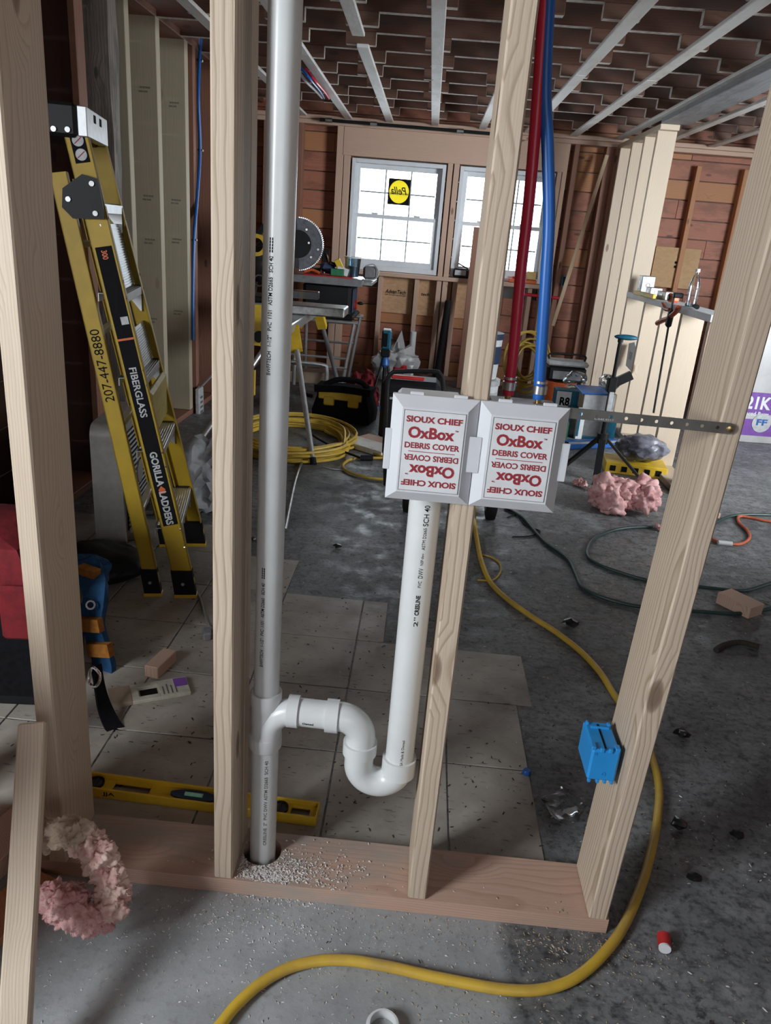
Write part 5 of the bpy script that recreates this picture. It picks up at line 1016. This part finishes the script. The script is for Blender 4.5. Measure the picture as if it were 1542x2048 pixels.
# ---- far wall odds and ends
p = gz(930, 775); tag(board('leaning_plank', (gy(922, 752, 7.2).x, 7.05, .004), gy(957, 455, 7.36), .085, .03, 'old_stud', (1, 0, 0)), 'dark brown plank leaning in front of the right window', 'plank')
bt_ = gy(874, 740, 7.2); tp = gy(897, 602, 7.34); tag(MB().tube([Vector((bt_.x, 7.18, .01)), tp], .032, 14).build('black_tube', 'black_rubber'), 'black drain tube leaning on the far wall under the windows', 'tube')
p = gy(822, 720, 7.25); wp = thing('pvc_offcut', 'short white pipe offcut standing against the far wall', 'pipe', (p.x, 7.33, 0)); MB().ring((0, 0, .002), (0, 0, .46), .03, .026, 20).build('pipe', 'pvc_white', wp)
tag(board('diagonal_stick', gy(1105, 652, 7.25), gy(1214, 310, 7.38), .034, .02, 'stick', (1, 0, 0)), 'thin pale stick propped diagonally right of the windows', 'stick')
p = gy(925, 548, 7.38); stp_ = thing('staple_gun', 'black and yellow tool standing on the window sill', 'tool', (p.x, 7.39, .9825)); MB().box(-.09, .09, -.025, .025, .0, .085, .015).build('body', 'black_plastic', stp_); MB().box(-.075, .03, -.028, -.024, .025, .07, .004).build('label', 'light_gray', stp_); MB().box(.055, .085, -.027, .027, .02, .07, .004).build('accent', 'tool_yellow', stp_); MB().bar((.05, 0, .085), (-.05, 0, .13), .012, .015).build('lever', 'black_plastic', stp_)
p = gy(1048, 556, 7.38); tr_ = thing('orange_tray', 'orange tray of small parts on the window sill behind the red pipe', 'tray', (p.x, 7.39, .9825)); MB().box(-.14, .12, -.03, .03, 0, .035, .006).build('tray', 'orange_plastic', tr_); MB().box(.02, .11, -.02, .03, .036, .11, .003).build('parts_pack', 'brass', tr_); MB().cyl((-.08, 0, .036), (-.08, 0, .055), .028, n=14).build('tape_roll', 'red_plastic', tr_)
p = gy(1128, 562, 7.4); wbx = thing('wall_box', 'blue-grey switch box nailed to the stud right of the windows', 'electrical box', (p.x+.005, 7.40, p.z-.05)); MB().box(-.03, .03, -.03, .018, 0, .1, .004).build('box', 'teal_plastic', wbx); MB().box(-.022, .022, -.0325, -.029, .01, .09, .001).build('opening', 'ink_black', wbx)
p = gy(652, 512, 7.4); wbx = thing('wall_box', 'black switch box on the far wall above the table saw', 'electrical box', (p.x, 7.40, p.z-.05)); MB().box(-.035, .035, -.03, .018, 0, .11, .004).build('box', 'black_plastic', wbx); MB().tube(spline([(0, -.03, .08), (.02, -.05, .05), (.03, -.03, .0)], 5), .006, 6).build('wire', 'brass', wbx)
p = gy(1085, 593, 7.3); tag(MB().cyl((-.16, 0, 0), (.18, .0, -.01), .015, n=12).build('red_pipe', 'pex_red', loc=(p.x, 7.41, p.z)), 'short red pipe under the right window sill', 'pipe')
ip = thing('iron_pipe', 'old dark iron pipe running along the top of the far wall', 'pipe', (0, 7.33, 0)); a, b = gy(640, 239, 7.33), gy(1000, 269, 7.33); a.y = b.y = 0; m = MB().tube([a, b], .014, 10).build('pipe', 'black_plastic', ip)
for f in (.05, .3, .78): p = a.lerp(b, f); MB().cyl(p-Vector((.03, 0, 0)), p+Vector((.03, 0, 0)), .02, n=12).build('coupling', 'galv', ip)
for k, (dx, mt, lb) in enumerate(((0, 'pex_blue', 'blue cable drooping from the ceiling joists at upper left'), (.03, 'pex_red', 'red cable drooping from the ceiling joists at upper left'), (-.03, 'white_paper', 'white cable drooping from the ceiling joists at upper left'))):
    pts = [gz(600+k*2, 135+k*3, 2.245), gz(622, 160+k*2, 2.18), gz(640, 182, 2.2), gz(648+k*2, 196, 2.24)]; tag(MB().tube(spline([p+Vector((dx, 0, 0)) for p in pts], 6), .009, 8).build('ceiling_cable', mt), lb, 'cable', 'cables drooping from the ceiling')
# ---- hoses and scraps on the right-hand floor
def cord(name, label, pts, r, mat, cat='hose'): return tag(MB().tube(spline([gz(a, b, r+.001) for a, b in pts], 7), r, 8).build(name, mat), label, cat)
cord('green_hose', 'dark green hose running from the compressor to the right edge', [(1010, 1015), (1045, 1035), (1066, 1058), (1092, 1086), (1135, 1118), (1152, 1150), (1165, 1175), (1205, 1195), (1270, 1212), (1340, 1219), (1400, 1223), (1480, 1227), (1560, 1212), (1640, 1190)], .008, 'green_rubber')
cord('green_hose', 'dark green hose looping left behind the right stud', [(1640, 1150), (1545, 1166), (1490, 1181), (1430, 1177), (1370, 1170), (1300, 1162), (1240, 1145), (1195, 1128), (1175, 1110), (1182, 1085), (1205, 1068), (1250, 1056), (1320, 1054), (1380, 1060), (1420, 1050), (1468, 1031), (1545, 1030), (1640, 1036)], .0078, 'green_rubber')
oc2 = thing('orange_extension_cord', 'orange cord with taped joint on the floor beyond the right stud', 'cord'); MB().tube(spline([gz(a, b, .0085) for a, b in [(1405, 1060), (1420, 1075), (1445, 1086), (1480, 1088), (1499, 1076), (1494, 1060), (1478, 1045), (1478, 1033), (1500, 1035), (1545, 1044), (1640, 1055)]], 7), .0075, 8).build('cord', 'orange_rubber', oc2)
q1, q2 = gz(1436, 1085, .011), gz(1464, 1088, .011); MB().cyl(q1, q2, .0125, n=12).build('tape_wrap', 'white_paper', oc2)
cord('thin_wire', 'thin bent wire on the floor right of the standpipe', [(955, 1160), (985, 1160), (1000, 1145), (1000, 1128), (985, 1115), (965, 1110)], .004, 'cord_yellow', 'wire'); cord('black_wire', 'tangled thin black wire beside the compressor wheel', [(1015, 1035), (1035, 1030), (1050, 1050), (1080, 1063), (1060, 1072), (1025, 1074)], .0035, 'black_rubber', 'wire')
chunk('wood_block', 'pale wood block on the floor between the green hoses at right', 1476, 1218, (.09, .15, .05), R_(35)); chunk('wood_block', 'flat wood block on the floor behind the left debris cover', 738, 898, (.17, .34, .035), R_(55), 'strapping'); chunk('wood_block', 'second wood block behind the left debris cover', 762, 888, (.12, .3, .03), R_(58)); chunk('wood_block', 'tiny tan block by the right stud near the orange cord', 1425, 1034, (.05, .06, .03), .3)
cord('bent_trim', 'short curved brown trim piece at the right edge of the floor', [(1432, 1300), (1450, 1290), (1480, 1285), (1518, 1294)], .011, 'dirt', 'trim'); cord('metal_strip', 'long flat grey strip on the floor beside the white pipe', [(606, 918), (590, 965), (570, 1060)], .009, 'galv', 'strip'); cord('white_wire', 'short white wire scrap in front of the cord coil', [(648, 934), (665, 938), (688, 940)], .003, 'white_paper', 'wire')
tag(MB().lathe([(.012, .001), (.012, .006), (.009, .012), (0, .012)], n=10).build('wire_nut', 'pex_blue', loc=gz(1053, 1547, .003)), 'tiny blue wire nut on the floor left of the blue box', 'wire nut')
tag(MB().blob((0, 0, .022), (.05, .042, .026), 3, .42, 1.9, 3, .85).build('plastic_wrapper', 'clear_plastic', None, 25, loc=gz(1125, 1622, .003)), 'crumpled clear wrapper on the floor left of the right stud', 'wrapper')
for k, (px, py, s_) in enumerate(((1140, 1250, .03), (1358, 1652, .02), (1472, 1672, .017), (1388, 1758, .016), (675, 1094, .018), (1362, 1470, .022), (505, 1080, .014), (300, 1190, .012))):
    tag(MB().blob((0, 0, s_*.4), (s_, s_*.8, s_*.5), 2, .5, 2, k+1, .7).build('tar_lump', 'tar', None, 25, loc=gz(px, py, .0035)), ['black lump with torn edge beside the yellow hose', 'black lump right of the hose bend', 'round shiny black lump near the right edge', 'small black lump left of the red plug', 'black chip on the dark floor left of the standpipe', 'black lump above the blue box near right stud', 'black chip left of the tall white pipe', 'black chip beside the ladder foot'][k], 'debris')
# ---- loose crumbs nobody could count
def scatter(name, label, mat, n, spots, smin, smax, seed, z=0., flat=.4, long=1.):
    rn_ = random.Random(seed); m = MB()
    for _ in range(n):
        x, y, sx, sy = rn_.choice(spots); px, py = rn_.gauss(x, sx), rn_.gauss(y, sy); s_ = rn_.uniform(smin, smax); a = rn_.uniform(0, 6.28); L = s_*rn_.uniform(1, long)
        zz = z(px, py) if callable(z) else z
        if zz is None: continue
        u = Vector((cos(a)*L, sin(a)*L, 0)); v = Vector((-sin(a)*s_*.6, cos(a)*s_*.6, 0)); c = Vector((px, py, zz+.0004)); h = Vector((rn_.uniform(-.2, .2)*s_, 0, s_*flat*rn_.uniform(.5, 1.5)))
        m.add([c-u-v*.6, c+u-v*.4, c+u*.7+v, c-u*.6+v*.8, c+h], [(3, 2, 1, 0), (0, 1, 4), (1, 2, 4), (2, 3, 4), (3, 0, 4)])
    o = m.build(name, mat, None, 20); tag(o, label, 'debris', kind='stuff'); return o
def ztop(x, y):
    if YF+.002 < y < YF+.138:
        if (x+.245)**2+(y-1.253)**2 < .043**2 or -.335 < x < -.285 or .07 < x < .12 or x > .44 or x < -1: return None
        return .0385
    return .0033 if (y > 1.31 and y < 1.95 and x < .39) else 0.
scatter('plastic_shavings', 'white plastic drill shavings heaped round the pipe hole', 'shavings', 1500, [(-.20, 1.20, .05, .018), (-.22, 1.19, .035, .012), (-.15, 1.22, .07, .03), (-.28, 1.235, .01, .03)], .0012, .0030, 5, ztop, .8, 1.6)
scatter('floor_shavings', 'white shavings sprinkled on the slab before the plate', 'shavings', 900, [(-.25, 1.11, .12, .03), (-.3, 1.02, .18, .08), (0, 1.1, .2, .05), (-.1, .95, .3, .1)], .0008, .0024, 6, ztop, .6, 1.8)
scatter('sawdust_crumbs', 'brown sawdust and wood crumbs along the plate front', 'sawdust', 1300, [(.1, 1.13, .3, .02), (.45, 1.12, .1, .03), (.3, 1.0, .25, .1), (.2, .92, .2, .06), (-.27, 1.24, .015, .05)], .001, .0026, 7, ztop, .6, 1.8)
scatter('dirt_crumbs', 'dark dirt crumbs scattered over the tiles and slab', 'dirt', 1300, [(-.3, 1.8, .5, .3), (-.8, 2.1, .3, .5), (.2, 1.5, .4, .15), (0, 2.3, .4, .3), (.9, 2.2, .5, .6), (.8, 1.4, .3, .3), (.6, 3.2, .6, .5), (-.3, 3.0, .5, .5)], .0012, .0045, 8, lambda x, y: None if YF-.01 < y < YF+.15 else .0036, .35, 1.8)
scatter('pale_crumbs', 'pale plaster crumbs scattered over the dark floor', 'shavings', 700, [(.8, 2.0, .5, .6), (1.5, 2.8, .5, .5), (.2, 2.8, .5, .5), (1.6, 3.2, .4, .4), (.7, 1.3, .2, .2)], .001, .0034, 9, lambda x, y: None if YF-.01 < y < YF+.15 else .0034, .4, 2.)

sc.cycles.max_bounces = 6; sc.cycles.diffuse_bounces = 3; sc.cycles.glossy_bounces = 3; sc.cycles.transparent_max_bounces = 8; sc.cycles.transmission_bounces = 3
sc.cycles.caustics_reflective = False; sc.cycles.caustics_refractive = False
sc.cycles.adaptive_threshold = .02
